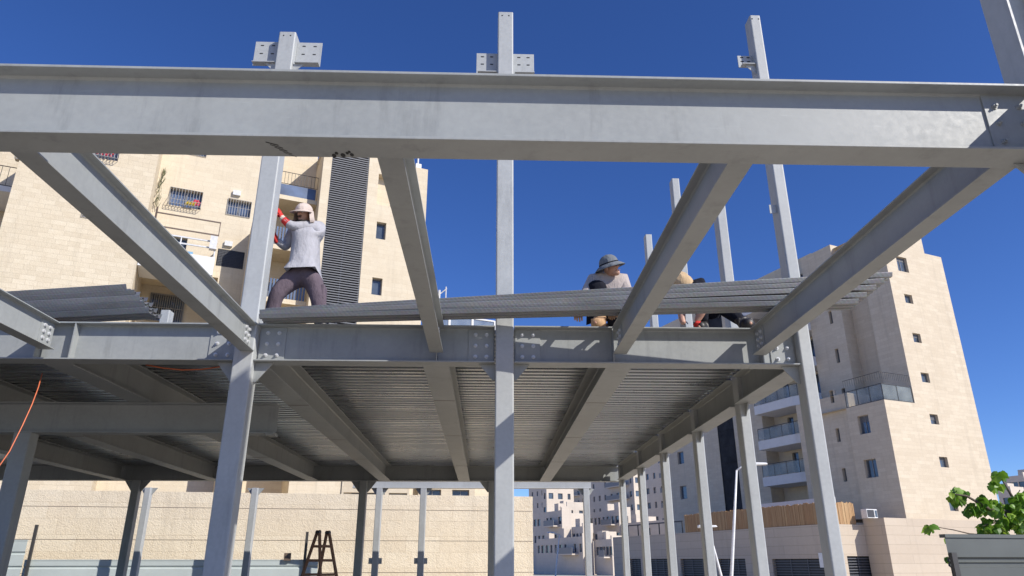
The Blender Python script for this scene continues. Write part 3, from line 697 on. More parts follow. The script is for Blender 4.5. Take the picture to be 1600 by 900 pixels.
# ---------- right apartment tower
OR = at(1400, 600, 49); PR = Plane(OR, U, N_)
RB = thing('apartment_tower', PR.pt(0, 0), 'tall grey beige stone apartment tower on the right with small square windows', 'building')
UL, UU, UR = -1.5, 1.55, 8.1
zbal = PR.uz(1381, 624)[1]; ztop = PR.uz(1470, 402)[1]; zhi = PR.uz(1440, 372)[1]; uhi = PR.uz(1442, 385)[0]; HI = zhi+.1
def sq(x, y, hw, hh): a = PR.uz(x, y); return (a[0]-hw, a[0]+hw, a[1]-hh, a[1]+hh)
small = [sq(1420, 467, .42, .36), sq(1433, 528, .42, .36), sq(1446, 590, .42, .36), sq(1460, 655, .42, .36), sq(1475, 722, .42, .36), sq(1490, 790, .42, .36)]
big = sq(1410, 413, .58, .62)
mb = MB()
mb.wall(PR, UL, UR, -1, zbal, [(*r, .22) for r in small[3:]])
mb.wall(PR, UU, UR, zbal, ztop, [(*r, .22) for r in small[:3]]+[(*big, .25)])
mb.wall(PR, UU, uhi, ztop, HI)
mb.add([PR.pt(UR, -1), PR.pt(UR, -1, -12), PR.pt(UR, ztop, -12), PR.pt(UR, ztop)], [(0,1,2,3)])
mb.add([PR.pt(uhi, ztop), PR.pt(uhi, ztop, -9), PR.pt(uhi, HI, -9), PR.pt(uhi, HI)], [(0,1,2,3)])
mb.add([PR.pt(uhi, ztop), PR.pt(UR, ztop), PR.pt(UR, ztop, -12), PR.pt(uhi, ztop, -12)], [(0,1,2,3)])
mb.add([PR.pt(UU, HI), PR.pt(uhi, HI), PR.pt(uhi, HI, -4.6), PR.pt(UU, HI, -4.6)], [(0,1,2,3)]); mb.add([PR.pt(UU+.9, -1, -4.6), PR.pt(uhi, -1, -4.6), PR.pt(uhi, HI, -4.6), PR.pt(UU+.9, HI, -4.6)], [(0,1,2,3)])
mb.add([PR.pt(UL, zbal), PR.pt(UU, zbal), PR.pt(UU, zbal, -6), PR.pt(UL, zbal, -6)], [(0,1,2,3)])
PV = Plane(PR.pt(UL, 0), V, -U)      # shaded left faces, u runs away from the camera
PVU = Plane(PR.pt(UU, 0), V, -U)
def sv(pl, x0, y0, x1, y1): return pl.rect(x0, y0, x1, y1)
lw = [sv(PV, 1339, 651, 1361, 676), sv(PV, 1349, 719, 1373, 745)]
mb.wall(PV, 0, 3.3, -1, zbal, [(*r, .25) for r in lw])
mb.wall(PVU, 0, 2.2, zbal, HI)
PVb = PV.off(-.35); nl = [PVb.rect(1295, 611, 1303, 629), PVb.rect(1305, 670, 1314, 690), PVb.rect(1316, 732, 1325, 752)]
nl = [(nl[1][0], nl[1][1], q_[2], q_[3]) for q_ in nl]
mb.wall(PVb, 3.3, 8.4, -1, zbal+1.2, [(*r, .25) for r in nl])
mb.add([PV.pt(3.3, -1), PV.pt(3.3, -1, -.35), PV.pt(3.3, zbal, -.35), PV.pt(3.3, zbal)], [(0,1,2,3)])
mb.add([PVb.pt(8.4, -1), PVb.pt(8.4, -1, -4), PVb.pt(8.4, zbal+1.2, -4), PVb.pt(8.4, zbal+1.2)], [(0,1,2,3)])
mb.add([PVb.pt(3.3, -1, -4), PVb.pt(3.3, zbal-.2), PVb.pt(3.3, zbal+1.2), PVb.pt(3.3, zbal+1.2, -4)], [(0,1,2,3)])
mb.add([PVb.pt(3.3, zbal+1.2), PVb.pt(8.4, zbal+1.2), PVb.pt(8.4, zbal+1.2, -4), PVb.pt(3.3, zbal+1.2, -4)], [(0,1,2,3)])
mb.build('wall', M['stone_right'], RB)
for r in small+[big]: window(RB, PR, r, .22, .05, mull=1 if r is big else 0, shutter=(0, .4, 0, .55, .3, 0, .25)[(small+[big]).index(r)])
for r in nl: window(RB, PVb, r, .25, .04, mull=0)
for k, r in enumerate(lw): window(RB, PV, r, .25, .06, mull=1, shutter=.35 if k == 0 else 0)
# recess and second mass (set back from the left face)
PV2 = PVU.off(-.9)                    # recess plane
mb = MB(); mb.wall(PV2, 2.2, 4.6, -1, HI); mb.add([PVU.pt(2.2, -1), PVU.pt(2.2, -1, -.9), PVU.pt(2.2, HI, -.9), PVU.pt(2.2, HI)], [(0,1,2,3)]); mb.build('wall', M['stone_right'], RB)
PV3 = PVU.off(.25); zR2 = PVU.uz(1300, 383)[1]; zR3 = PVU.uz(1255, 408)[1]
nw = [PV3.rect(1294, 487, 1302, 505), PV3.rect(1304, 546, 1313, 566)]; v0 = nw[0][0]
nw = [(a, b, c, d) for a, b, c, d in nw]; h3 = nw[0][3]-nw[1][3]
for k in range(1, 2): nw.append((nw[1][0]-.0, nw[1][1]-.0, nw[1][2]-h3*k, nw[1][3]-h3*k))
mb = MB(); mb.wall(PV3, 4.6, 7.9, -1, zR2, [(*r, .25) for r in nw])
mb.add([PV3.pt(4.6, -1, -3), PV3.pt(4.6, -1), PV3.pt(4.6, zR2), PV3.pt(4.6, zR2, -3)], [(3,2,1,0)])
mb.add([PV3.pt(7.9, -1, -3), PV3.pt(7.9, -1), PV3.pt(7.9, zR2), PV3.pt(7.9, zR2, -3)], [(0,1,2,3)])
mb.add([PV3.pt(4.6, zR2), PV3.pt(7.9, zR2), PV3.pt(7.9, zR2, -6), PV3.pt(4.6, zR2, -6)], [(0,1,2,3)])
mb.build('wall', M['stone_right'], RB)
for r in nw: window(RB, PV3, r, .25, .04, mull=0)
q = MB(); q.obox(PV2, 2.25, 2.5, zbal+.5, HI-4.2, .003, .05); q.build('brown_strip', M['brown'], RB)  # tall dark brown strip on the recess wall
# recessed balcony bay
PV4 = PVU.off(-1.2); VB0, VB1 = 7.9, 15.0
ye = [(1240, 590), (1245, 655), (1250, 725)]
PVB = PVU.off(1.1)
floors = [PVB.uz(1236, y)[1] for y in (622, 684, 752)]
h_f = 3.05; floors = [floors[0]+h_f*k for k in (3, 2, 1, 0)]+[floors[0]-h_f, floors[0]-2*h_f]
ds = [(VB0+1.2+dv, VB0+1.9+dv, fz+.15, fz+2.1) for fz in floors for dv in (0, 1.3, 3.6)]
up_ = PV4.rect(1172, 480, 1186, 497); ds.append(up_); zR4 = PV4.uz(1200, 428)[1]; mb = MB(); mb.wall(PV4, VB0, VB1, -1, zR4, [(*r, .2) for r in ds]); mb.build('wall', M['stone_smooth'], RB)
for r in ds: window(RB, PV4, r, .2, .05, mull=0)
for fz in floors:
    q = MB(); v_a, v_b = VB0+.0, VB1-.6
    pts_ = [PVU.pt(v_a, fz-.75, 1.0), PVU.pt(v_a+2.2, fz-.75, 1.5), PVU.pt(v_b, fz-.75, 1.5), PVU.pt(v_b, fz-.75, -1.15), PVU.pt(v_a, fz-.75, -1.15)]
    q.prism(pts_, (0, 0, .75)); b_ = q.build('balcony', M['render'], RB)
    path = [(v_a+.02, 1.0-.05), (v_a+2.2, 1.45), (v_b-.05, 1.45)]
    q = MB(); g_ = MB()
    for (va, wa), (vb, wb) in zip(path[:-1], path[1:]):
        q.beamsq(PVU.pt(va, fz+1.02, wa), PVU.pt(vb, fz+1.02, wb), .05, (0,0,1), .05)
        n = 3
        for k in range(n+1): v_ = va+(vb-va)*k/n; w_ = wa+(wb-wa)*k/n; q.bar(PVU.pt(v_, fz, w_), PVU.pt(v_, fz+1.02, w_), .025, 5)
        g_.beamsq(PVU.pt(va, fz+.5, wa), PVU.pt(vb, fz+.5, wb), .012, (0,0,1), .9)
    q.build('railing', M['iron'], b_); g_.build('glass_panel', M['railglass'], b_)
# dark glazed stair strip and end wall
VD = PVU.off(.2); v1 = VD.uz(1150, 700)[0]; v2 = VD.uz(1124, 700)[0]; v3 = VD.uz(1036, 700)[0]
ew = [VD.rect(1058, 707, 1069, 724), VD.rect(1062, 760, 1074, 779)]; he = ew[0][3]-ew[1][3]
for k in (1, 2, 3): ew.append((ew[0][0], ew[0][1], ew[0][2]+he*k, ew[0][3]+he*k))
mb = MB(); mb.wall(VD, VB1, v1, -1, zR2); mb.wall(VD, v2, v3, -1, zR2, [(*r, .2) for r in ew]); mb.add([VD.pt(VB1, -1, -2), VD.pt(VB1, -1), VD.pt(VB1, zR2), VD.pt(VB1, zR2, -2)], [(0,1,2,3)])
mb.add([VD.pt(v1, -1), VD.pt(v1, -1, -1), VD.pt(v1, zR2, -1), VD.pt(v1, zR2)], [(0,1,2,3)])
mb.add([VD.pt(VB1, zR2), VD.pt(v3, zR2), VD.pt(v3, zR2, -6), VD.pt(VB1, zR2, -6)], [(0,1,2,3)])
mb.build('wall', M['stone_right'], RB)
for r in ew: window(RB, VD, r, .2, .05, mull=0)
q = MB(); q.obox(VD, v1-.1, v2+.3, -1, zR2-.01, -.6, -.06)
for k in range(14): z = 3+k*1.5; q.obox(VD, v1+.02, v2-.02, z, z+.08, -.058, -.02)
q.build('stair_glazing', M['stairglass'], RB)
# corner balcony with glass
bq = PV.uz(1322, 640)[0]
q = MB(); gq = MB(); zt = zbal+1.15
for a, b in ((PV.pt(3.25, zbal, .04-.1), PV.pt(.05, zbal, -.06)), (PR.pt(UL+.06, zbal, -.06), PR.pt(UU-.05, zbal, -.06))):
    n = 3 if (b-a).length > 3.1 else 2
    q.beamsq(a+Vector((0,0,1.15)), b+Vector((0,0,1.15)), .06, (0,0,1), .05); q.beamsq(a+Vector((0,0,.03)), b+Vector((0,0,.03)), .06, (0,0,1), .05)
    for k in range(n+1): p = a.lerp(b, k/n); q.bar(p, p+Vector((0,0,1.15)), .03, 6)
    gq.beamsq(a+Vector((0,0,.6)), b+Vector((0,0,.6)), .012, (0,0,1), 1.05)
    q.bar(a+Vector((0,0,2.0)), b+Vector((0,0,2.0)), .02, 6)
    for k in range(17): p = a.lerp(b, k/16); q.bar(p+Vector((0,0,1.5)), p+Vector((0,0,2.0)), .01, 4)
rb_ = q.build('balcony_railing', M['iron'], RB); gq.build('glass_panel', M['railglass'], rb_)

# ---------- podium in front of the right tower
PP = Plane(at(1388, 850, 46), U, N_)          # protruding right block, lit
POD = thing('podium', PP.pt(0, 0), 'stone podium at the foot of the right tower with dark louvred openings', 'building')
zp = PP.uz(1390, 809)[1]
mb = MB(); mb.wall(PP, 0, 16, -1, zp); PPl = Plane(PP.pt(0, 0), V, -U)
mb.add([PP.pt(0, -1, -1.6), PP.pt(0, -1), PP.pt(0, zp), PP.pt(0, zp, -1.6)], [(0,1,2,3)]); mb.add([PP.pt(0, zp), PP.pt(16, zp), PP.pt(16, zp, -5), PP.pt(0, zp, -5)], [(0,1,2,3)])
PQ = PP.off(-1.6); zq = PQ.uz(1345, 820)[1]; uq = PQ.uz(1298, 850)[0]
lo1 = (PQ.uz(1325, 880)[0], PQ.uz(1388, 880)[0]-.1, -.5, PQ.uz(1350, 869)[1])
mb.wall(PQ, uq, 0, -1, zq, [(*lo1, .3, 1)])
PS = Plane(PQ.pt(uq, 0), V, -U); zs = zq; ve = PS.uz(958, 850)[0]
lo = []
for a, b in ((1288, 1208), (1166, 1122), (1112, 1064), (1046, 1012), (1002, 984)):
    lo.append((PS.uz(a, 890)[0], PS.uz(b, 890)[0], -.5, PS.uz((a+b)/2, 873)[1]))
mb.wall(PS, 0, ve, -1, zs, [(*r, .3, 1) for r in lo])
mb.add([PQ.pt(uq, zq), PQ.pt(0, zq), PQ.pt(0, zq, -ve), PQ.pt(uq, zq, -ve)], [(0,1,2,3)])
mb.build('wall', M['stone_podium'], POD)
def louvre(pl, r, dep=.3):
    q = MB(); u0, u1, z0, z1 = r; n = max(4, int((z1-z0)/.16))
    q.obox(pl, u0+.01, u1-.01, z0, z1-.01, -dep+.004, -dep+.01)
    q.build('louvre_back', M['dark'], POD); q = MB()
    for k in range(n): z = z0+(z1-z0)*k/n; q.obox(pl, u0+.02, u1-.02, z, z+.05, -.2, -.08)
    for k in range(1, 3): uu = u0+(u1-u0)*k/3; q.obox(pl, uu-.03, uu+.03, z0, z1, -.24, -.2)
    q.build('louvre', M['slat'], POD)
louvre(PQ, lo1)
for r in lo: louvre(PS, r)
q = MB(); a = PS.uz(1288, 876); q.obox(PS, a[0]-.2, a[0]+.35, a[1]-.4, a[1]+.45, .01, .06); q.build('notice_board', M['white'], POD)
# reed screen on the podium
zr0, zr1 = zq+.01, PQ.uz(1340, 786)[1]; q = MB()
rs = thing('reed_screen', PQ.pt(uq, zq), 'tan reed screen fence standing on the podium edge', 'fence')
a_ = PS.uz(1068, 808)[0]
rr = random.Random(11)
def reedrun(pl, u0, u1):
    q = MB(); n = int((u1-u0)/.11)
    for k in range(n):
        x0 = u0+(u1-u0)*k/n; x1 = u0+(u1-u0)*(k+1)/n; q.obox(pl, x0, x1-.01, zr0, zr1+rr.uniform(-.05, .05), -.12+rr.uniform(0, .02), -.07+rr.uniform(0, .025))
    q.build('reed_panel', M['reed'], rs)
reedrun(PQ, uq+.1, -.55); reedrun(PS, .1, a_)
q = MB()
for uu in (uq+.2, (uq-.5)/2, -.6): q.obox(PQ, uu, uu+.06, zr0, zr1-.1, -.2, -.13)
q.build('post', M['brown'], rs)
# white garden wall behind reed, AC unit
q = MB(); b0 = PR.off(-.5); q.obox(PS, 1.5, 9, zq, zr1+.5, -2.6, -2.4); tag(q.build('terrace_wall', M['render']), 'white terrace wall just behind the reed screen', 'wall')
ac = thing('air_conditioner', PP.pt(.1, zp), 'white air conditioner box at the end of the reed screen', 'air conditioner')
q = MB(); q.obox(PP, -.5, .42, zp+.004, zp+.55, -1.2, -.75); q.build('casing', M['white'], ac, bevel=.02)
q = MB(); q.obox(PP, -.46, .12, zp+.06, zp+.5, -.749, -.735); q.build('fan_grille', M['dark'], ac)
q = MB(); q.obox(PP, .2, .38, zp+.08, zp+.48, -.749, -.74); q.build('side_panel', M['pane'], ac)
# low rail left of the reed screen
q = MB()
for k in range(6): v_ = a_+.4+k*1.6; q.bar(PS.pt(v_, zq, -.1), PS.pt(v_, zq+.9, -.1), .05, 6)
q.bar(PS.pt(a_+.3, zq+.9, -.1), PS.pt(a_+8.5, zq+.9, -.1), .05, 6); tag(q.build('roof_rail', M['iron']), 'dark pipe rail on the podium roof left of the reed screen', 'railing')

# ---------- hillside apartments
def apartment(px0, px1, ytop, Y, ang, ratio, fl, cols_l, cols_r, label, zb=None, mat='stone_far', balc=False, name='hillside_apartments', dep=.25):
    """two visible faces: shaded left face (px0..pxm) and sunlit right face"""
    pm = px0+(px1-px0)*ratio
    corner = at(pm, ytop, Y); zt = corner.z; a = R(ang); d = Vector((math.sin(a), math.cos(a), 0)); nrm = Vector((math.cos(a), -math.sin(a), 0))
    pr = Plane(corner, d, nrm); pl = Plane(corner, -nrm, -d)
    ur = pr.uz(px1, ytop)[0]; ul = pl.uz(px0, ytop)[0]; ur = max(2, min(ur, 40)); ul = max(2, min(ul, 45))
    t = thing(name, Vector((corner.x, corner.y, 0)), label, 'building', 'apartments on the far hillside')
    mb = MB(); wins = []
    nfl = int((zt-2)/fl)
    for p_, L, cols in ((pr, ur, cols_r), (pl, ul, cols_l)):
        hs_ = []
        if cols:
            for k in range(min(nfl, 11)):
                for c in range(cols):
                    if random.random() < .08: continue
                    uc = L*(c+.5)/cols+random.uniform(-.1, .1); wv_ = random.choice((.38, .45, .6)); z1 = zt-1.1-k*fl; hs_.append((uc-wv_, uc+wv_, z1-1.25, z1))
        mb.wall(p_, 0, L, -1, zt, [(*h, dep) for h in hs_]); wins += [(p_, h) for h in hs_]
    c0 = corner.copy(); c0.z = zt; mb.add([c0, c0+d*ur, c0+d*ur-nrm*ul, c0-nrm*ul], [(0,1,2,3)])
    mb.obox(pr, 0, ur, zt, zt+.5, -.3, -.002)
    mb.add([pr.pt(ur, -1), pr.pt(ur, -1, -ul), pr.pt(ur, zt, -ul), pr.pt(ur, zt)], [(0,1,2,3)])
    mb.build('wall', M[mat], t)
    if len(wins) > 2:
        for k in range(2):
            rf = MB(); uu = random.uniform(.1, .7)*ur; ww = random.uniform(.2, .8)*ul; rf.obox(pr, uu, uu+random.uniform(1, 2.2), zt+.002, zt+random.uniform(.8, 1.6), -ww-1.5, -ww); rf.build('roof_box', M[mat], t)
    for p_, h in wins[:100]: q = MB(); q.obox(p_, h[0], h[1], h[2], h[3], -dep, -dep+.05); q.build('window', M['pane'], t)
    if balc:
        for k in range(min(nfl, 7)):
            z = zt-2.6-k*fl; L = ul; q = MB(); q.obox(pl, L*.08, L*.42, z-.2, z, 0.004, 1.3); b_ = q.build('balcony', M[mat], t); q = MB(); q.obox(pl, L*.08, L*.42, z+.002, z+.95, 1.2, 1.26); q.build('railing', M['frame'], b_)
    return t
H = [(1000, 1062, 655, 150, 66, .88, 3.0, 5, 1, 'tall blue shaded apartment block between the far right columns', True),
     (826, 925, 744, 235, 66, .9, 3.0, 12, 1, 'farthest pale block filling the skyline behind the hillside', True),
     (900, 1060, 700, 240, 66, .92, 3.0, 14, 1, 'long far slab block high behind the right hand columns', True),
     (905, 1010, 738, 170, 66, .80, 3.0, 9, 2, 'wide shaded apartment block with balconies behind the far frame beam', True),
     (828, 870, 757, 190, 66, .75, 3.0, 4, 1, 'shaded far block at the left end of the hillside', False),
     (848, 896, 762, 165, 66, .12, 3.0, 1, 3, 'sunlit cream block with three window columns high on the hillside', False),
     (873, 915, 788, 150, 66, .3, 3.0, 1, 2, 'sunlit cream block below the higher cream one', False),
     (884, 915, 806, 138, 66, .12, 3.0, 0, 2, 'small sunlit terrace block with dark square windows', False),
     (833, 885, 797, 135, 66, .86, 3.0, 7, 1, 'blue shaded block in front at the left of the hillside', True),
     (838, 918, 838, 122, 66, .9, 3.0, 10, 1, 'lowest blue shaded block with rows of balconies', True),
     (920, 985, 796, 140, 66, .72, 3.0, 7, 1, 'shaded block with a sunlit end wall behind the thin column', True),
     (893, 925, 822, 126, 66, .55, 3.0, 3, 2, 'narrow two tone block left of the thin sunlit column', True),
     (930, 962, 842, 118, 66, .8, 3.0, 5, 1, 'low shaded block with balconies right of the thin sunlit column', True),
     (955, 1060, 812, 128, 66, .82, 3.0, 5, 1, 'low shaded terrace block just above the podium roof', False)]
for a in H: apartment(*a[:10], a[9] if False else a[9], balc=a[10]) if False else apartment(a[0], a[1], a[2], a[3], a[4], a[5], a[6], a[7], a[8], a[9], balc=a[10])
apartment(1566, 1660, 742, 130, 66, .35, 3.0, 3, 4, 'distant pale apartment block at the right edge above the leaves', name='distant_apartments')
apartment(1558, 1600, 765, 110, 66, .5, 3.0, 1, 2, 'lower distant stone house at the right edge behind the leaves', name='distant_apartments')

# ---------- boundary wall and things before it
AW = R(82.5); UW = Vector((math.sin(AW), math.cos(AW), 0)); NW = Vector((math.cos(AW), -math.sin(AW), 0))
PW = Plane(at(833, 850, 26.5), UW, NW); zw = PW.uz(833, 776)[1]
q = MB(); q.obox(PW, -30, 0, -.5, zw, -.5, 0); q.obox(PW, -.62, -.0, zw, zw+.001, -.5, 0)
bw = tag(q.build('stone_wall', M['stone_wall']), 'long boundary wall of rough hewn beige stone under the deck', 'wall')
q = MB()
for k in range(4): z = zw-.5-k*1.0; q.obox(PW, -29.9, -.02, z-.008, z+.008, .0, .003)
q.build('joint_line', M['brown'], bw)
# low houses peeping over the wall
def house(x0, x1, ytop, Y, label, mat, nwin=2):
    P_ = Plane(at(x1, 760, Y), UW, NW); u0, u1 = P_.uz(x0, ytop)[0], 0; zt = P_.uz(x1, ytop)[1]
    t = thing('low_house', P_.pt(u0, 0), label, 'building'); mb = MB(); hs_ = []
    for k in range(nwin): uc = u0+(u1-u0)*(k+.5)/nwin; hs_.append((uc-.4, uc+.4, zt-2.2, zt-.9))
    mb.wall(P_, u0, u1, -1, zt, [(*h, .2) for h in hs_]); mb.add([P_.pt(u0, zt), P_.pt(u1, zt), P_.pt(u1, zt, -4), P_.pt(u0, zt, -4)], [(0,1,2,3)])
    mb.add([P_.pt(u1, -1), P_.pt(u1, -1, -4), P_.pt(u1, zt, -4), P_.pt(u1, zt)], [(0,1,2,3)]); mb.build('wall', M[mat], t)
    for h in hs_: window(t, P_, h, .2)
house(445, 532, 735, 34, 'white low house peeping over the stone wall', 'render', 2)
house(536, 640, 738, 33, 'cream low house peeping over the stone wall beside the white one', 'stone_smooth', 3)
house(655, 742, 735, 35, 'cream house with a dark gap right of it above the stone wall', 'stone_smooth', 2)
house(270, 330, 745, 33, 'dark low house behind the wall at left', 'frame', 1)
# sheet metal fence
def fence(u0, u1, zt, pl, label, w=0):
    t = thing('sheet_fence', pl.pt(u0, 0), label, 'fence'); mb = MB(); n = int(zt/.095); pr = []
    z = .02
    while z < zt-.02:
        pr += [(0, z), (0, z+.30), (-.035, z+.33), (-.035, z+.36)]; z += .39
    pr = [(a, min(b, zt)) for a, b in pr]+[(0, zt)]
    for i in range(len(pr)-1):
        (a, b), (c, d) = pr[i], pr[i+1]
        if abs(d-b) < 1e-6 and abs(a-c) < 1e-6: continue
        mb.add([pl.pt(u0, b, a), pl.pt(u1, b, a), pl.pt(u1, d, c), pl.pt(u0, d, c)], [(0,1,2,3)])
    mb.obox(pl, u0, u1, zt, zt+.03, -.05, .01); mb.build('corrugated_panel', M['fence'], t)
    return t
PF = Plane(at(500, 880, 24), UW, NW)
zf1 = PF.uz(300, 876)[1]; zf2 = PF.uz(20, 845)[1]; uf = PF.uz(42, 860)[0]
f1 = fence(uf, PF.uz(497, 880)[0], zf1, PF, 'low pale green sheet metal fence along the foot of the stone wall')
f2 = fence(uf-7, uf-.03, zf2, PF.off(.02), 'taller pale green sheet metal fence panel at the bottom left corner')
for tpar, x, yt in ((f2, 46, 820), (f1, 476, 831)):
    u_ = PF.uz(x, 880)[0]; zt_ = PF.uz(x, yt)[1]; q = MB(); q.obox(PF, u_-.04, u_+.04, 0, zt_, .03, .1); q.build('post', M['iron'], tpar)
q = MB(); u_, z_ = PF.uz(449, 876); q.obox(PF, u_-.1, u_+.1, z_, z_+.22, .0, .12); q.build('fence_lock', M['brown'], f1)

# stepladder
LY = 14.0; lt = at(505, 832, LY); bl_ = at(482, 900, LY); br_ = at(523, 900, LY)
lad = thing('stepladder', (lt.x, LY, 0), 'brown wooden double stepladder standing open in front of the stone wall', 'ladder')
hx = Vector((.55, .83, 0)); px_ = Vector((.83, -.55, 0)); top = Vector((lt.x, LY, lt.z))
for sgn in (-1, 1):
    def stile(e, t): return top+px_*sgn*(.03+.57*t)+hx*e*(.12+.23*t)+Vector((0, 0, -lt.z*t))
    for e in (-1, 1):
        q = MB(); q.beamsq(stile(e, -.015), stile(e, .998), .05, tuple(px_), .032); q.build('rail', M['wood'], lad)
    for k in range(1, 9):
        q = MB(); q.beamsq(stile(-1, k/9), stile(1, k/9), .032, (0, 0, 1), .045); q.build('rung', M['wood'], lad)
for e in (-1, 1):
    q = MB(); q.bar(top+hx*e*.12-px_*.05, top+hx*e*.12+px_*.05, .03, 10); q.build('hinge', M['iron'], lad)

# street lamps
def lamp(px, ytop, yb, Y, arm, label, bend=0, r=.09):
    b = at(px, yb, Y); t = at(px+bend, ytop, Y); base = Vector((b.x-(t.x-b.x)*b.z/max(.5, (t.z-b.z))*0, Y, 0))
    o = thing('street_lamp', base, label, 'street lamp', 'street lamps')
    q = MB(); q.tube([base, Vector((b.x, Y, b.z)), Vector(b.lerp(t, .5))+Vector((.0, 0, 0)), t], [r, r*.95, r*.8, r*.55], 10); q.build('pole', M['white'], o, smooth=True)
    if arm:
        q = MB(); e = t+Vector((arm, 0, .25)); q.tube([t, t.lerp(e, .5)+Vector((0,0,.05)), e], [r*.5, r*.45, r*.4], 8); q.build('arm', M['white'], o, smooth=True)
        q = MB(); q.hexa([e+Vector(v) for v in ((-.1,-.16,-.06),(.75,-.14,-.02),(.75,.14,-.02),(-.1,.16,-.06),(-.1,-.16,.07),(.7,-.12,.06),(.7,.12,.06),(-.1,.16,.07))]); q.build('lamp_head', M['white'], o, bevel=.03)
    return o
lamp(1143, 735, 900, 30, .55, 'white curved street lamp post between two right hand columns', 8, .07)
lamp(868, 836, 900, 80, -1.2, 'pale street lamp in front of the hillside apartments at left', 6)
lamp(1127, 832, 900, 34, -.4, 'thin leaning pale pole beside the curved lamp post', -18, .06)

# dark sheet fence at bottom right and mulberry branch
PD = Plane(at(1480, 860, 9.0), Vector((math.sin(R(80)), math.cos(R(80)), 0)), Vector((math.cos(R(80)), -math.sin(R(80)), 0)))
zd = PD.uz(1481, 840)[1]; t = thing('site_hoarding', PD.pt(0, 0), 'dark grey green ribbed metal hoarding at the bottom right corner', 'fence')
mb = MB(); z = 0; pr = []
while z < zd-.05: pr += [(0, z), (0, z+.30), (-.03, z+.32), (-.03, z+.35), (-.012, z+.36), (-.03, z+.375), (-.03, z+.40)]; z += .42
pr = [(a, min(b, zd)) for a, b in pr]+[(0, zd)]
for i in range(len(pr)-1):
    (a, b), (c, d) = pr[i], pr[i+1]
    if d-b > 1e-6 or abs(a-c) > 1e-6: mb.add([PD.pt(0, b, a), PD.pt(4, b, a), PD.pt(4, d, c), PD.pt(0, d, c)], [(0,1,2,3)])
mb.obox(PD, 0, 4, zd, zd+.04, -.08, .015); mb.build('ribbed_panel', M['fence_dark'], t)
q = MB(); q.obox(PD, .0, .07, 0, zd-.17, .012, .06); q.build('post', M['iron'], t)

TY = 10.6
tr = thing('mulberry_tree', at(1640, 900, TY)*1.0, 'young mulberry tree with large bright green leaves behind the dark hoarding', 'tree')
tb = at(1640, 900, TY); tb.z = 0
br = MB()
def limb(pts, r0, r1):
    P_ = [at(x, y, TY+dy) for x, y, dy in pts]; n = len(P_); br.tube(P_, [r0+(r1-r0)*i/(n-1) for i in range(n)], 7); return P_
trunk = MB(); trunk.tube([tb, Vector((tb.x-.05, TY, .9)), at(1625, 850, TY)], [.09, .075, .055], 9)
trunk.build('trunk', M['bark'], tr, smooth=True)
L = []
L.append(limb([(1625, 850, 0), (1600, 815, -.1), (1575, 800, -.2), (1545, 795, -.3), (1510, 775, -.35), (1490, 772, -.4)], .045, .008))
L.append(limb([(1610, 835, 0), (1590, 790, .1), (1575, 765, .1), (1560, 740, .1)], .035, .006))
L.append(limb([(1610, 840, .1), (1605, 800, .2), (1600, 775, .2)], .035, .01))
L.append(limb([(1560, 838, -.2), (1515, 834, -.2), (1490, 828, -.25), (1455, 822, -.3)], .012, .004))
L.append(limb([(1590, 825, -.1), (1560, 815, -.2), (1535, 822, -.3)], .02, .006))
br.build('limb', M['bark'], tr, smooth=True)
lf = MB(); rl = random.Random(5)
def leaf(c, s, yaw, droop, roll):
    rot = Matrix.Rotation(yaw, 3, 'Z') @ Matrix.Rotation(droop, 3, 'Y') @ Matrix.Rotation(roll, 3, 'X')
    out = [(0, 0), (.12, .30), (.10, .46), (.30, .50), (.45, .42), (.60, .44), (.78, .24), (.90, .12), (1.05, 0)]
    top = [(x, y, -.22*y*y-.35*x*x) for x, y in out]; bot = [(x, -y, -.22*y*y-.35*x*x) for x, y in out[1:-1]]
    mid = [(x, 0, .05-.35*x*x) for x, y in out]
    k = len(lf.v); n = len(out)
    for p in mid: lf.v.append(c+rot@(Vector(p)*s))
    for p in top[1:-1]: lf.v.append(c+rot@(Vector(p)*s))
    for p in bot: lf.v.append(c+rot@(Vector(p)*s))
    for sd in (0, 1):
        e = lambda i: k+i if i in (0, n-1) else k+n+sd*(n-2)+i-1
        for i in range(n-1):
            f = [k+i, k+i+1, e(i+1), e(i)]; f = list(dict.fromkeys(f)); lf.f.append(f if sd else f[::-1])
for (x, y, rx, ry, cnt) in ((1497, 772, 14, 12, 16), (1518, 795, 12, 10, 9), (1535, 785, 12, 12, 12), (1555, 790, 12, 12, 12), (1580, 800, 20, 16, 24), (1556, 752, 11, 12, 12), (1557, 741, 8, 5, 5), (1540, 818, 14, 12, 14), (1565, 822, 14, 12, 12), (1590, 785, 14, 14, 16), (1598, 822, 14, 10, 12), (1452, 822, 5, 4, 4), (1596, 770, 8, 8, 7), (1482, 868, 2, 6, 2), (1478, 840, 3, 3, 2), (1612, 800, 16, 26, 24), (1630, 780, 20, 26, 20)):
    for k in range(int(cnt*2.0)):
        a = rl.uniform(0, 6.28); q_ = rl.random()**.5
        c = at(x+rx*q_*math.cos(a), y+ry*q_*math.sin(a), TY-.2+rl.uniform(-.25, .25)); leaf(c, rl.uniform(.07, .14), rl.uniform(0, 6.28), rl.uniform(.2, 1.4), rl.uniform(-.7, .7))
lf.build('leaves', M['leaf'], tr)

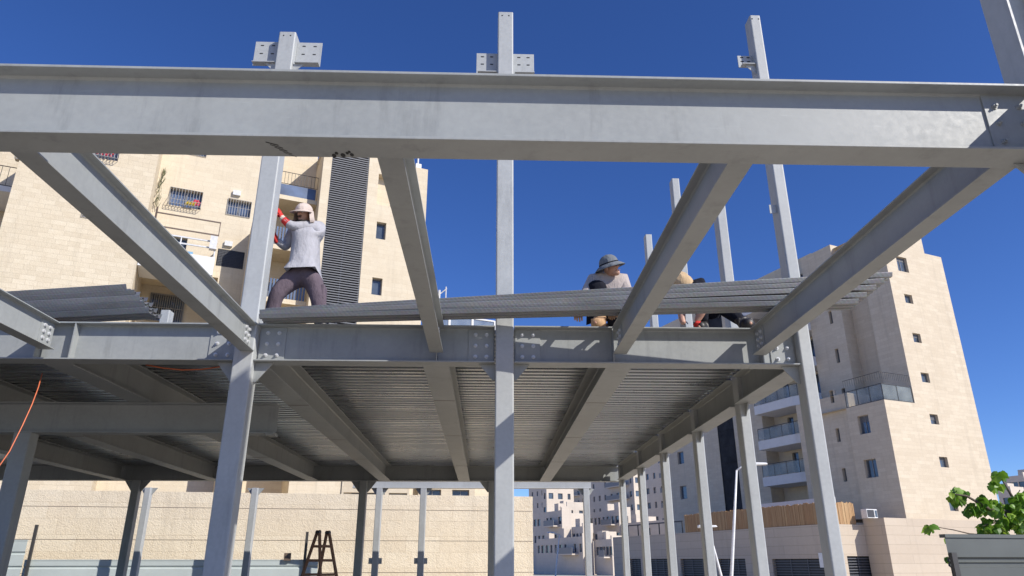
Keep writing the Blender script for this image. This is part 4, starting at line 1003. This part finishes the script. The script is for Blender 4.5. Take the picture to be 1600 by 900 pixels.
# ------------------------------------------------------------------ workers
def skin(name, joints, edges, mat, parent, root, sub=2):
    idx = {k: i for i, k in enumerate(joints)}
    me = bpy.data.meshes.new('tmp'); me.from_pydata([tuple(joints[k][0]) for k in joints], [(idx[a], idx[b]) for a, b in edges], [])
    o = bpy.data.objects.new('tmp', me); COL.objects.link(o)
    o.modifiers.new('s', 'SKIN')
    for k, i in idx.items():
        r = joints[k][1]; sv_ = me.skin_vertices[0].data[i]; sv_.radius = (r, r) if not isinstance(r, tuple) else r; sv_.use_root = (k == root)
    sb = o.modifiers.new('b', 'SUBSURF'); sb.levels = sub; sb.render_levels = sub
    dg = bpy.context.evaluated_depsgraph_get(); m2 = bpy.data.meshes.new_from_object(o.evaluated_get(dg)); m2.name = name
    bpy.data.objects.remove(o)
    for p in m2.polygons: p.use_smooth = True
    m2.materials.clear(); m2.materials.append(mat)
    r_ = bpy.data.objects.new(name, m2); COL.objects.link(r_)
    if parent: r_.parent = parent; r_.matrix_parent_inverse = parent.matrix_world.inverted()
    return r_
def thin(J):
    out = {}
    for k, (p, q_) in J.items():
        f = .72 if k in ('pel', 'sp', 'ch', 'uc', 'sL', 'sR') else .8 if k[0] in 'hk' and k not in ('hL', 'hR') else .6 if k[0] in 'at' else .95
        out[k] = (p, tuple(x*f for x in q_) if isinstance(q_, tuple) else q_*f)
    return out
def chain(*ks): return [(ks[i], ks[i+1]) for i in range(len(ks)-1)]
def hand(parent, w, d, nrm, mat, name='glove', s=1.0, curl=.35, cuff=None):
    """palm, four unequal fingers and a side thumb; d = pointing direction, nrm = back of hand"""
    d = d.normalized(); nrm = (nrm-d*nrm.dot(d)).normalized(); sd = d.cross(nrm)
    J = {'w0': (w-d*.05*s, .030*s), 'w': (w, .030*s), 'p': (w+d*.05*s, (.036*s, .022*s))}; E = [('w0', 'w'), ('w', 'p')]
    for k, (o, L) in enumerate(((-.032, .070), (-.011, .078), (.011, .073), (.031, .058))):
        a = w+d*.085*s+sd*o*s; b = a+(d*math.cos(curl)-nrm*math.sin(curl))*L*.5*s; c = b+(d*math.cos(curl*2)-nrm*math.sin(curl*2))*L*.5*s
        J['a%d' % k] = (a, .0115*s); J['b%d' % k] = (b, .010*s); J['c%d' % k] = (c, .0085*s); E += [('p', 'a%d' % k), ('a%d' % k, 'b%d' % k), ('b%d' % k, 'c%d' % k)]
    t0 = w+d*.03*s-sd*.035*s; t1 = t0+(d*.6-sd*.8).normalized()*.035*s; t2 = t1+(d*.85-sd*.4-nrm*.3).normalized()*.03*s
    J['t0'] = (t0, .014*s); J['t1'] = (t1, .011*s); J['t2'] = (t2, .009*s); E += [('p', 't0'), ('t0', 't1'), ('t1', 't2')]
    return skin(name, J, E, mat, parent, 'w', 1)
def ellip(mb, c, rx, ry, rz, seg=16, rings=9, rot=None, z0=-1, z1=1):
    pr = []
    for i in range(rings+1):
        t = z0+(z1-z0)*i/rings; pr.append((math.sqrt(max(0.0, 1-t*t)), t))
    k = len(mb.v); rot = rot or Matrix.Identity(3)
    for r, t in pr: mb.v += [Vector(c)+rot@Vector((r*rx*math.cos(2*math.pi*j/seg), r*ry*math.sin(2*math.pi*j/seg), t*rz)) for j in range(seg)]
    for i in range(rings):
        for j in range(seg): mb.f.append([k+i*seg+j, k+i*seg+(j+1) % seg, k+(i+1)*seg+(j+1) % seg, k+(i+1)*seg+j])
    return mb
def headrot(yaw, pitch, tilt=0):   # face looks along local -Y; yaw>0 turns towards +X
    return Matrix.Rotation(yaw, 3, 'Z') @ Matrix.Rotation(pitch, 3, 'X') @ Matrix.Rotation(tilt, 3, 'Y') @ Matrix.Diagonal((1.13, 1.13, 1.13))
def head_joints(J, E, c, rot, neck):
    J['jaw'] = (c+rot@Vector((0, -.035, -.065)), (.052, .048)); J['hc'] = (c+rot@Vector((0, .0, 0)), (.086, .098)); J['ht'] = (c+rot@Vector((0, .012, .07)), (.072, .08))
    J['nose'] = (c+rot@Vector((0, -.105, -.012)), .013); J['chin'] = (c+rot@Vector((0, -.075, -.10)), .026)
    E += [(neck, 'hc'), ('hc', 'ht'), ('hc', 'nose'), ('hc', 'chin')]; J.pop('jaw')
def face(p, c, rot, beard=True, glasses=False):
    for s in (-1, 1):
        q = MB(); ellip(q, c+rot@Vector((s*.032, -.083, .012)), .014, .008, .008, 10, 6, rot); q.build('eye', M['frame_w'], p, smooth=True)
        q = MB(); ellip(q, c+rot@Vector((s*.032, -.090, .012)), .006, .004, .006, 8, 5, rot); q.build('pupil', M['hair'], p, smooth=True)
        q = MB(); ellip(q, c+rot@Vector((s*.032, -.088, .032)), .02, .007, .005, 10, 5, rot); q.build('eyebrow', M['hair'], p, smooth=True)
        q = MB(); ellip(q, c+rot@Vector((s*.080, .008, 0)), .011, .022, .032, 10, 6, rot); q.build('ear', M['skin'], p, smooth=True)
    q = MB(); ellip(q, c+rot@Vector((0, -.090, -.055)), .022, .007, .005, 12, 6, rot); q.build('mouth', M['lips'], p, smooth=True)
    if beard:
        q = MB(); ellip(q, c+rot@Vector((0, -.050, -.092)), .058, .05, .042, 16, 8, rot, -1, .2); q.build('beard', M['hair'], p, smooth=True)
        q = MB(); ellip(q, c+rot@Vector((0, -.095, -.042)), .034, .010, .008, 12, 6, rot); q.build('moustache', M['hair'], p, smooth=True)
    if glasses:
        q = MB()
        for s in (-1, 1):
            cc = c+rot@Vector((s*.034, -.101, .008)); pts_ = [cc+rot@Vector((.024*math.cos(a), 0, .018*math.sin(a))) for a in [2*math.pi*k/14 for k in range(15)]]; q.tube(pts_, .0022, 5)
            q.bar(c+rot@Vector((s*.058, -.100, .012)), c+rot@Vector((s*.084, .0, .014)), .0022, 5)
        q.bar(c+rot@Vector((-.011, -.102, .01)), c+rot@Vector((.011, -.102, .01)), .0022, 5); q.build('glasses', M['iron'], p)
        q = MB()
        for s in (-1, 1): ellip(q, c+rot@Vector((s*.034, -.100, .008)), .023, .002, .017, 12, 5, rot)
        q.build('lens', M['pane'], p)
Z = lambda v, z: Vector((v.x, v.y, z))
DT = 4.165      # top of the deck
# --- standing worker pushing the left column
WY = 8.22
P = lambda x, y, dy=0: at(x, y, WY+dy)
hc = P(475, 334, -.12); p1 = thing('person', Z(P(465, 500), DT), 'standing worker in grey shirt and pink cap pushing the left column with red gloves', 'person')
hr = headrot(-.35, .30, .1)*.92
J = {'pel': (P(475, 427), (.135, .10)), 'sp': (P(477, 404), (.125, .095)), 'ch': (P(478, 376), (.15, .105)), 'nb': (P(481, 350), .07), 'nk': (P(478, 344, -.06), .055),
     'sL': (P(498, 354, -.02), .074), 'eL': (P(456, 354, -.20), .05), 'wL': (P(441, 341, -.20), .036), 'hL': (P(435, 331, -.22), .028),
     'sR': (P(460, 357, .06), .07), 'eR': (P(446, 388, .0), .047), 'wR': (P(431, 374, -.10), .034), 'hR': (P(428, 366, -.12), .026),
     'hpR': (P(462, 432), .106), 'kR': (P(432, 459, -.10), .070), 'aR': (Z(P(420, 508, .02), DT+.10), .055), 'tR': (Z(P(408, 514, -.10), DT+.05), .038),
     'hpL': (P(488, 432), .106), 'kL': (P(498, 468, -.02), .072), 'aL': (Z(P(500, 512, .02), DT+.10), .048), 'tL': (Z(P(505, 516, -.14), DT+.05), .038)}
E = chain('pel', 'sp', 'ch', 'uc', 'nb', 'nk')+chain('uc', 'sL', 'eL', 'wL', 'hL')+chain('uc', 'sR', 'eR', 'wR', 'hR')+chain('pel', 'hpR', 'kR', 'aR', 'tR')+chain('pel', 'hpL', 'kL', 'aL', 'tL')
J['uc'] = (J['ch'][0].lerp(J['nb'][0], .5), (.145, .10)); B1 = dict(J)
J = thin(J)
head_joints(J, E, hc, hr, 'nk')
skin('body', J, E, M['skin'], p1, 'pel'); face(p1, hc, hr, True)
def sub_(src, ks, f=1.0): return {k: (src[k][0], tuple(x*f for x in src[k][1]) if isinstance(src[k][1], tuple) else src[k][1]*f) for k in ks}
S = sub_(B1, ('sp', 'ch', 'uc', 'nb', 'sL', 'eL', 'wL', 'sR', 'eR', 'wR'), 1.27); S['hem'] = (P(476, 423), (.215, .16)); S['sp'] = (S['sp'][0], (.255, .185)); S['ch'] = (S['ch'][0], (.25, .17)); S['uc'] = (S['uc'][0], (.19, .13)); S['nb'] = (S['nb'][0], .085)
skin('shirt', S, chain('hem', 'sp', 'ch', 'uc', 'nb')+chain('uc', 'sL', 'eL', 'wL')+chain('uc', 'sR', 'eR', 'wR'), M['shirt_grey'], p1, 'sp')
T = sub_(B1, ('pel', 'hpR', 'kR', 'aR', 'hpL', 'kL', 'aL'), 1.38); T['wst'] = (P(476, 414), (.21, .16)); T['pel'] = (T['pel'][0], (.24, .18)); T['aR'] = (T['aR'][0], .085); T['aL'] = (T['aL'][0], .085)
skin('trousers', T, chain('wst', 'pel', 'hpR', 'kR', 'aR')+chain('pel', 'hpL', 'kL', 'aL'), M['trousers'], p1, 'pel')
q = MB(); c = P(504, 458, .0)+Vector((-.03,0,0)); q.hexa([c+Vector(v) for v in ((-.01,-.09,-.11),(.07,-.09,-.11),(.07,.09,-.11),(-.01,.09,-.11),(-.01,-.09,.09),(.065,-.09,.09),(.065,.09,.09),(-.01,.09,.09))]); q.build('cargo_pocket', M['trousers'], p1, bevel=.02)
for a, t_ in (('aR', 'tR'), ('aL', 'tL')):
    b0, b1 = B1[a][0], B1[t_][0]; d_ = Z(b1, 0)-Z(b0, 0)
    skin('boot', {'a': (b0+Vector((0,0,.08)), .085), 'b': (Z(b0, DT+.065)-d_.normalized()*.03, .085), 'c': (Z(b1, DT+.055), .066)}, [('a','b'),('b','c')], M['boot'], p1, 'b')
hand(p1, B1['wL'][0], B1['hL'][0]-B1['wL'][0]+Vector((-.01, 0, .03)), Vector((.9, -.5, .1)), M['red'], 'glove', 1.1, .15)
hand(p1, B1['wR'][0], B1['hR'][0]-B1['wR'][0]+Vector((-.01, 0, .02)), Vector((.9, -.3, .1)), M['red'], 'glove', 1.1, .15)
q = MB(); w_ = B1['wL'][0]; d_ = (B1['eL'][0]-w_).normalized(); q.bar(w_+d_*.035, w_+d_*.115, .047, 12, .054); q.build('glove_cuff', M['red'], p1, smooth=False)
q = MB(); q.bar(w_-d_*.012, w_+d_*.022, .040, 12, .040); q.build('glove_strap', M['glove_w'], p1)
# cap with peak and neck flap
q = MB(); ellip(q, hc+hr@Vector((0, .0, .035)), .098, .112, .098, 20, 8, hr, -.12, 1); q.lathe(hc+hr@Vector((0, 0, .03)), [(.099, 0), (.104, -.012), (.099, -.02)], 20, 1, 1.13, hr); q.build('cap', M['hat_pink'], p1, smooth=True)
q = MB(); n = 14
for i in range(n+1):
    a = math.pi*(1+i/n); r_i = .100; r_o = .100+.075*math.sin(math.pi*i/n)**.6
    for r_, dz in ((r_i, .028), (r_o, .004)):
        for t_ in (0, .006): q.v.append(hc+hr@Vector((r_*math.cos(a), 1.12*r_*math.sin(a), dz+t_)))
for i in range(n):
    k = i*4; q.f += [[k, k+2, k+6, k+4], [k+1, k+5, k+7, k+3], [k+2, k+3, k+7, k+6]]
q.build('cap_peak', M['hat_pink'], p1, smooth=True)
q = MB(); n = 14
for i in range(n+1):
    a = math.pi*(-.12+1.24*i/n)
    for z_, r_ in ((.03, .104), (-.05, .112), (-.12, .125)):
        for t_ in (0, .005): q.v.append(hc+hr@Vector(((r_+t_)*math.cos(a), 1.1*(r_+t_)*math.sin(a), z_+.012*math.sin(i*1.9)*(z_ < 0))))
for i in range(n):
    k = i*6
    for j in (0, 2): q.f += [[k+j, k+j+6, k+j+8, k+j+2], [k+j+1, k+j+3, k+j+9, k+j+7]]
    q.f.append([k+4, k+10, k+11, k+5])
q.build('neck_flap', M['hat_pink'], p1, smooth=True)

# --- crouching worker in the grey bucket hat
WY = 8.02; DT = 4.133
hc = P(954, 418, -.2); hr = headrot(.8, -.06, -.36); p2 = thing('person', Z(P(950, 505), DT), 'crouching worker in grey bucket hat and glasses looking right over the sheet stack', 'person')
J = {'pel': (Z(P(950, 490, .18), DT+.32), (.15, .12)), 'sp': (P(950, 476, .08), (.14, .11)), 'ch': (P(950, 452, -.02), (.19, .13)), 'nb': (P(951, 433, -.06), .085), 'nk': (P(953, 428, -.12), .06),
     'sL': (P(973, 440, -.04), .092), 'eL': (P(984, 480, -.16), .05), 'wL': (P(962, 492, -.36), .036), 'hL': (P(955, 494, -.40), .03),
     'sR': (P(927, 441, -.04), .092), 'eR': (P(908, 478, -.18), .05), 'wR': (P(903, 491, -.42), .036), 'hR': (P(900, 495, -.46), .03),
     'hpL': (Z(P(964, 492, .12), DT+.33), .10), 'kL': (Z(P(962, 500, -.14), DT+.10), .085), 'aL': (Z(P(958, 506, .26), DT+.10), .055), 'tL': (Z(P(957, 510, .36), DT+.05), .04),
     'hpR': (Z(P(938, 492, .12), DT+.33), .11), 'kR': (Z(P(932, 450, -.20), DT+.56), .092), 'aR': (Z(P(938, 512, -.04), DT+.11), .055), 'tR': (Z(P(930, 514, -.22), DT+.05), .042)}
E = chain('pel', 'sp', 'ch', 'uc', 'nb', 'nk')+chain('uc', 'sL', 'eL', 'wL', 'hL')+chain('uc', 'sR', 'eR', 'wR', 'hR')+chain('pel', 'hpR', 'kR', 'aR', 'tR')+chain('pel', 'hpL', 'kL', 'aL', 'tL')
J['uc'] = (J['ch'][0].lerp(J['nb'][0], .5), (.145, .10)); B2 = dict(J); J = thin(J); head_joints(J, E, hc, hr, 'nk')
skin('body', J, E, M['skin'], p2, 'pel'); face(p2, hc, hr, False, True)
S = sub_(B2, ('sp', 'ch', 'uc', 'nb', 'sL', 'eL', 'sR', 'eR'), 1.25); S['hem'] = (B2['pel'][0]+Vector((0, 0, .06)), (.175, .14))
skin('shirt', S, chain('hem', 'sp', 'ch', 'uc', 'nb')+chain('uc', 'sL', 'eL')+chain('uc', 'sR', 'eR'), M['shirt_beige'], p2, 'sp')
T = sub_(B2, ('pel', 'hpL', 'kL', 'aL', 'hpR', 'kR', 'aR'), 1.3); T['aL'] = (T['aL'][0]+Vector((0,0,.08)), .07); T['aR'] = (T['aR'][0]+Vector((0,0,.08)), .07)
skin('trousers', T, chain('pel', 'hpR', 'kR', 'aR')+chain('pel', 'hpL', 'kL', 'aL'), M['black'], p2, 'pel')
for a, t_ in (('aR', 'tR'), ('aL', 'tL')):
    b0, b1 = B2[a][0], B2[t_][0]; d_ = (Z(b1, 0)-Z(b0, 0)).normalized()
    skin('boot', {'a': (b0+Vector((0,0,.10)), .085), 'b': (Z(b0, DT+.07)-d_*.03, .09), 'c': (Z(b1, DT+.06), .072)}, [('a','b'),('b','c')], M['tan'], p2, 'b')
hand(p2, B2['wR'][0], Vector((-.1, -.8, -.35)), Vector((-.1, -.4, .9)), M['tan'], 'glove', 1.2, .7); hand(p2, B2['wL'][0], Vector((-.5, -.8, -.2)), Vector((0, -.3, .9)), M['tan'], 'glove', 1.1, .7)
q = MB(); ellip(q, hc+hr@Vector((0, .008, .045)), .094, .106, .10, 20, 8, hr, -.15, 1)
q.lathe(hc+hr@Vector((0, .008, .03)), [(.092, .004), (.12, -.012), (.150, -.038), (.151, -.034), (.12, -.006), (.093, .012)], 22, 1, 1.13, hr); q.build('bucket_hat', M['hat_grey'], p2, smooth=True)
q = MB(); q.lathe(hc+hr@Vector((0, .008, .032)), [(.0955, 0), (.097, .01), (.0955, .02)], 22, 1, 1.13, hr); q.build('hat_band', M['black'], p2, smooth=True)

# --- lunging worker bent over in black
WY = 8.02; DT = 4.133
hc = P(1064, 444, -.05); hr = headrot(-.2, 1.15, .0); p3 = thing('person', Z(P(1100, 505), DT), 'lunging worker in black clothes bent low under a tan neck flap hat', 'person')
J = {'pel': (Z(P(1112, 470, .14), DT+.50), (.145, .12)), 'sp': (P(1103, 460, .1), (.135, .11)), 'ch': (P(1090, 452, .04), (.16, .12)), 'nb': (P(1075, 450, -.02), .07), 'nk': (P(1070, 448, -.03), .055),
     'sL': (P(1092, 458, -.14), .068), 'eL': (P(1099, 482, -.16), .062), 'wL': (P(1091, 498, -.10), .046), 'hL': (P(1087, 504, -.10), .03),
     'sR': (P(1070, 458, .10), .068), 'eR': (P(1064, 480, .0), .06), 'wR': (P(1066, 500, -.04), .046), 'hR': (P(1068, 506, -.08), .03),
     'hpL': (Z(P(1118, 476, .12), DT+.47), .10), 'kL': (Z(P(1138, 490, .02), DT+.30), .078), 'aL': (Z(P(1163, 509, -.08), DT+.11), .052), 'tL': (Z(P(1175, 513, -.26), DT+.05), .04),
     'hpR': (Z(P(1100, 476, .2), DT+.47), .10), 'kR': (Z(P(1098, 492, -.05), DT+.40), .075), 'aR': (Z(P(1098, 512, .05), DT+.10), .052), 'tR': (Z(P(1092, 514, -.12), DT+.045), .04)}
E = chain('pel', 'sp', 'ch', 'uc', 'nb', 'nk')+chain('uc', 'sL', 'eL', 'wL', 'hL')+chain('uc', 'sR', 'eR', 'wR', 'hR')+chain('pel', 'hpR', 'kR', 'aR', 'tR')+chain('pel', 'hpL', 'kL', 'aL', 'tL')
J['uc'] = (J['ch'][0].lerp(J['nb'][0], .5), (.145, .10)); B3 = dict(J); J = thin(J); head_joints(J, E, hc, hr, 'nk')
skin('body', J, E, M['skin_fair'], p3, 'pel'); face(p3, hc, hr, False)
S = sub_(B3, ('pel', 'sp', 'ch', 'uc', 'nb', 'sL', 'sR'), 1.22); S['pel'] = (S['pel'][0]+Vector((.02, .06, -.26)), .11); S['sp'] = (S['sp'][0]+Vector((0, 0, -.02)), .13); S['ch'] = (S['ch'][0], .165); S['uc'] = (S['uc'][0], .15); S['eL'] = (B3['sL'][0].lerp(B3['eL'][0], .75), .058); S['eR'] = (B3['sR'][0].lerp(B3['eR'][0], .75), .058)
skin('shirt', S, chain('pel', 'sp', 'ch', 'uc', 'nb')+chain('uc', 'sL', 'eL')+chain('uc', 'sR', 'eR'), M['black'], p3, 'sp')
T = sub_(B3, ('pel', 'hpL', 'kL', 'aL', 'hpR', 'kR', 'aR'), 1.28); T['pel'] = (T['pel'][0], .16)
skin('trousers', T, chain('pel', 'hpR', 'kR', 'aR')+chain('pel', 'hpL', 'kL', 'aL'), M['black'], p3, 'pel')
for a, t_ in (('aR', 'tR'), ('aL', 'tL')):
    b0, b1 = B3[a][0], B3[t_][0]; d_ = (Z(b1, 0)-Z(b0, 0)).normalized()
    skin('boot', {'a': (b0+Vector((-.04,0,.09)), .085), 'b': (Z(b0, DT+.07)-d_*.03, .09), 'c': (Z(b1, DT+.06), .072)}, [('a','b'),('b','c')], M['boot'], p3, 'b')
hand(p3, B3['wL'][0], Vector((-.25, -.2, -.8)), Vector((.3, -.8, -.1)), M['red'], 'glove', .85, .9); hand(p3, B3['wR'][0], Vector((0, -.1, -.8)), Vector((-.3, -.8, 0)), M['shirt_grey'], 'glove', .8, .9)
q = MB(); w_ = B3['wL'][0]; d_ = (B3['eL'][0]-w_).normalized(); q.bar(w_, w_+d_*.05, .040, 12, .043); q.build('glove_cuff', M['red'], p3)
q = MB(); ellip(q, hc+hr@Vector((0, .008, .035)), .100, .112, .10, 20, 8, hr, -.2, 1); q.lathe(hc+hr@Vector((0, .008, .03)), [(.096, .004), (.13, -.02), (.131, -.016), (.097, .012)], 22, 1, 1.13, hr); q.build('sun_hat', M['straw'], p3, smooth=True)
q = MB(); n = 14
for i in range(n+1):
    a = math.pi*(-.15+1.3*i/n)
    for z_, r_ in ((.03, .106), (-.06, .118), (-.16, .135)):
        for t_ in (0, .005): q.v.append(hc+hr@Vector(((r_+t_)*math.cos(a), 1.1*(r_+t_)*math.sin(a), z_+.012*math.sin(i*1.9)*(z_ < 0))))
for i in range(n):
    k = i*6
    for j in (0, 2): q.f += [[k+j, k+j+6, k+j+8, k+j+2], [k+j+1, k+j+3, k+j+9, k+j+7]]
    q.f.append([k+4, k+10, k+11, k+5])
q.build('neck_flap', M['straw'], p3, smooth=True)
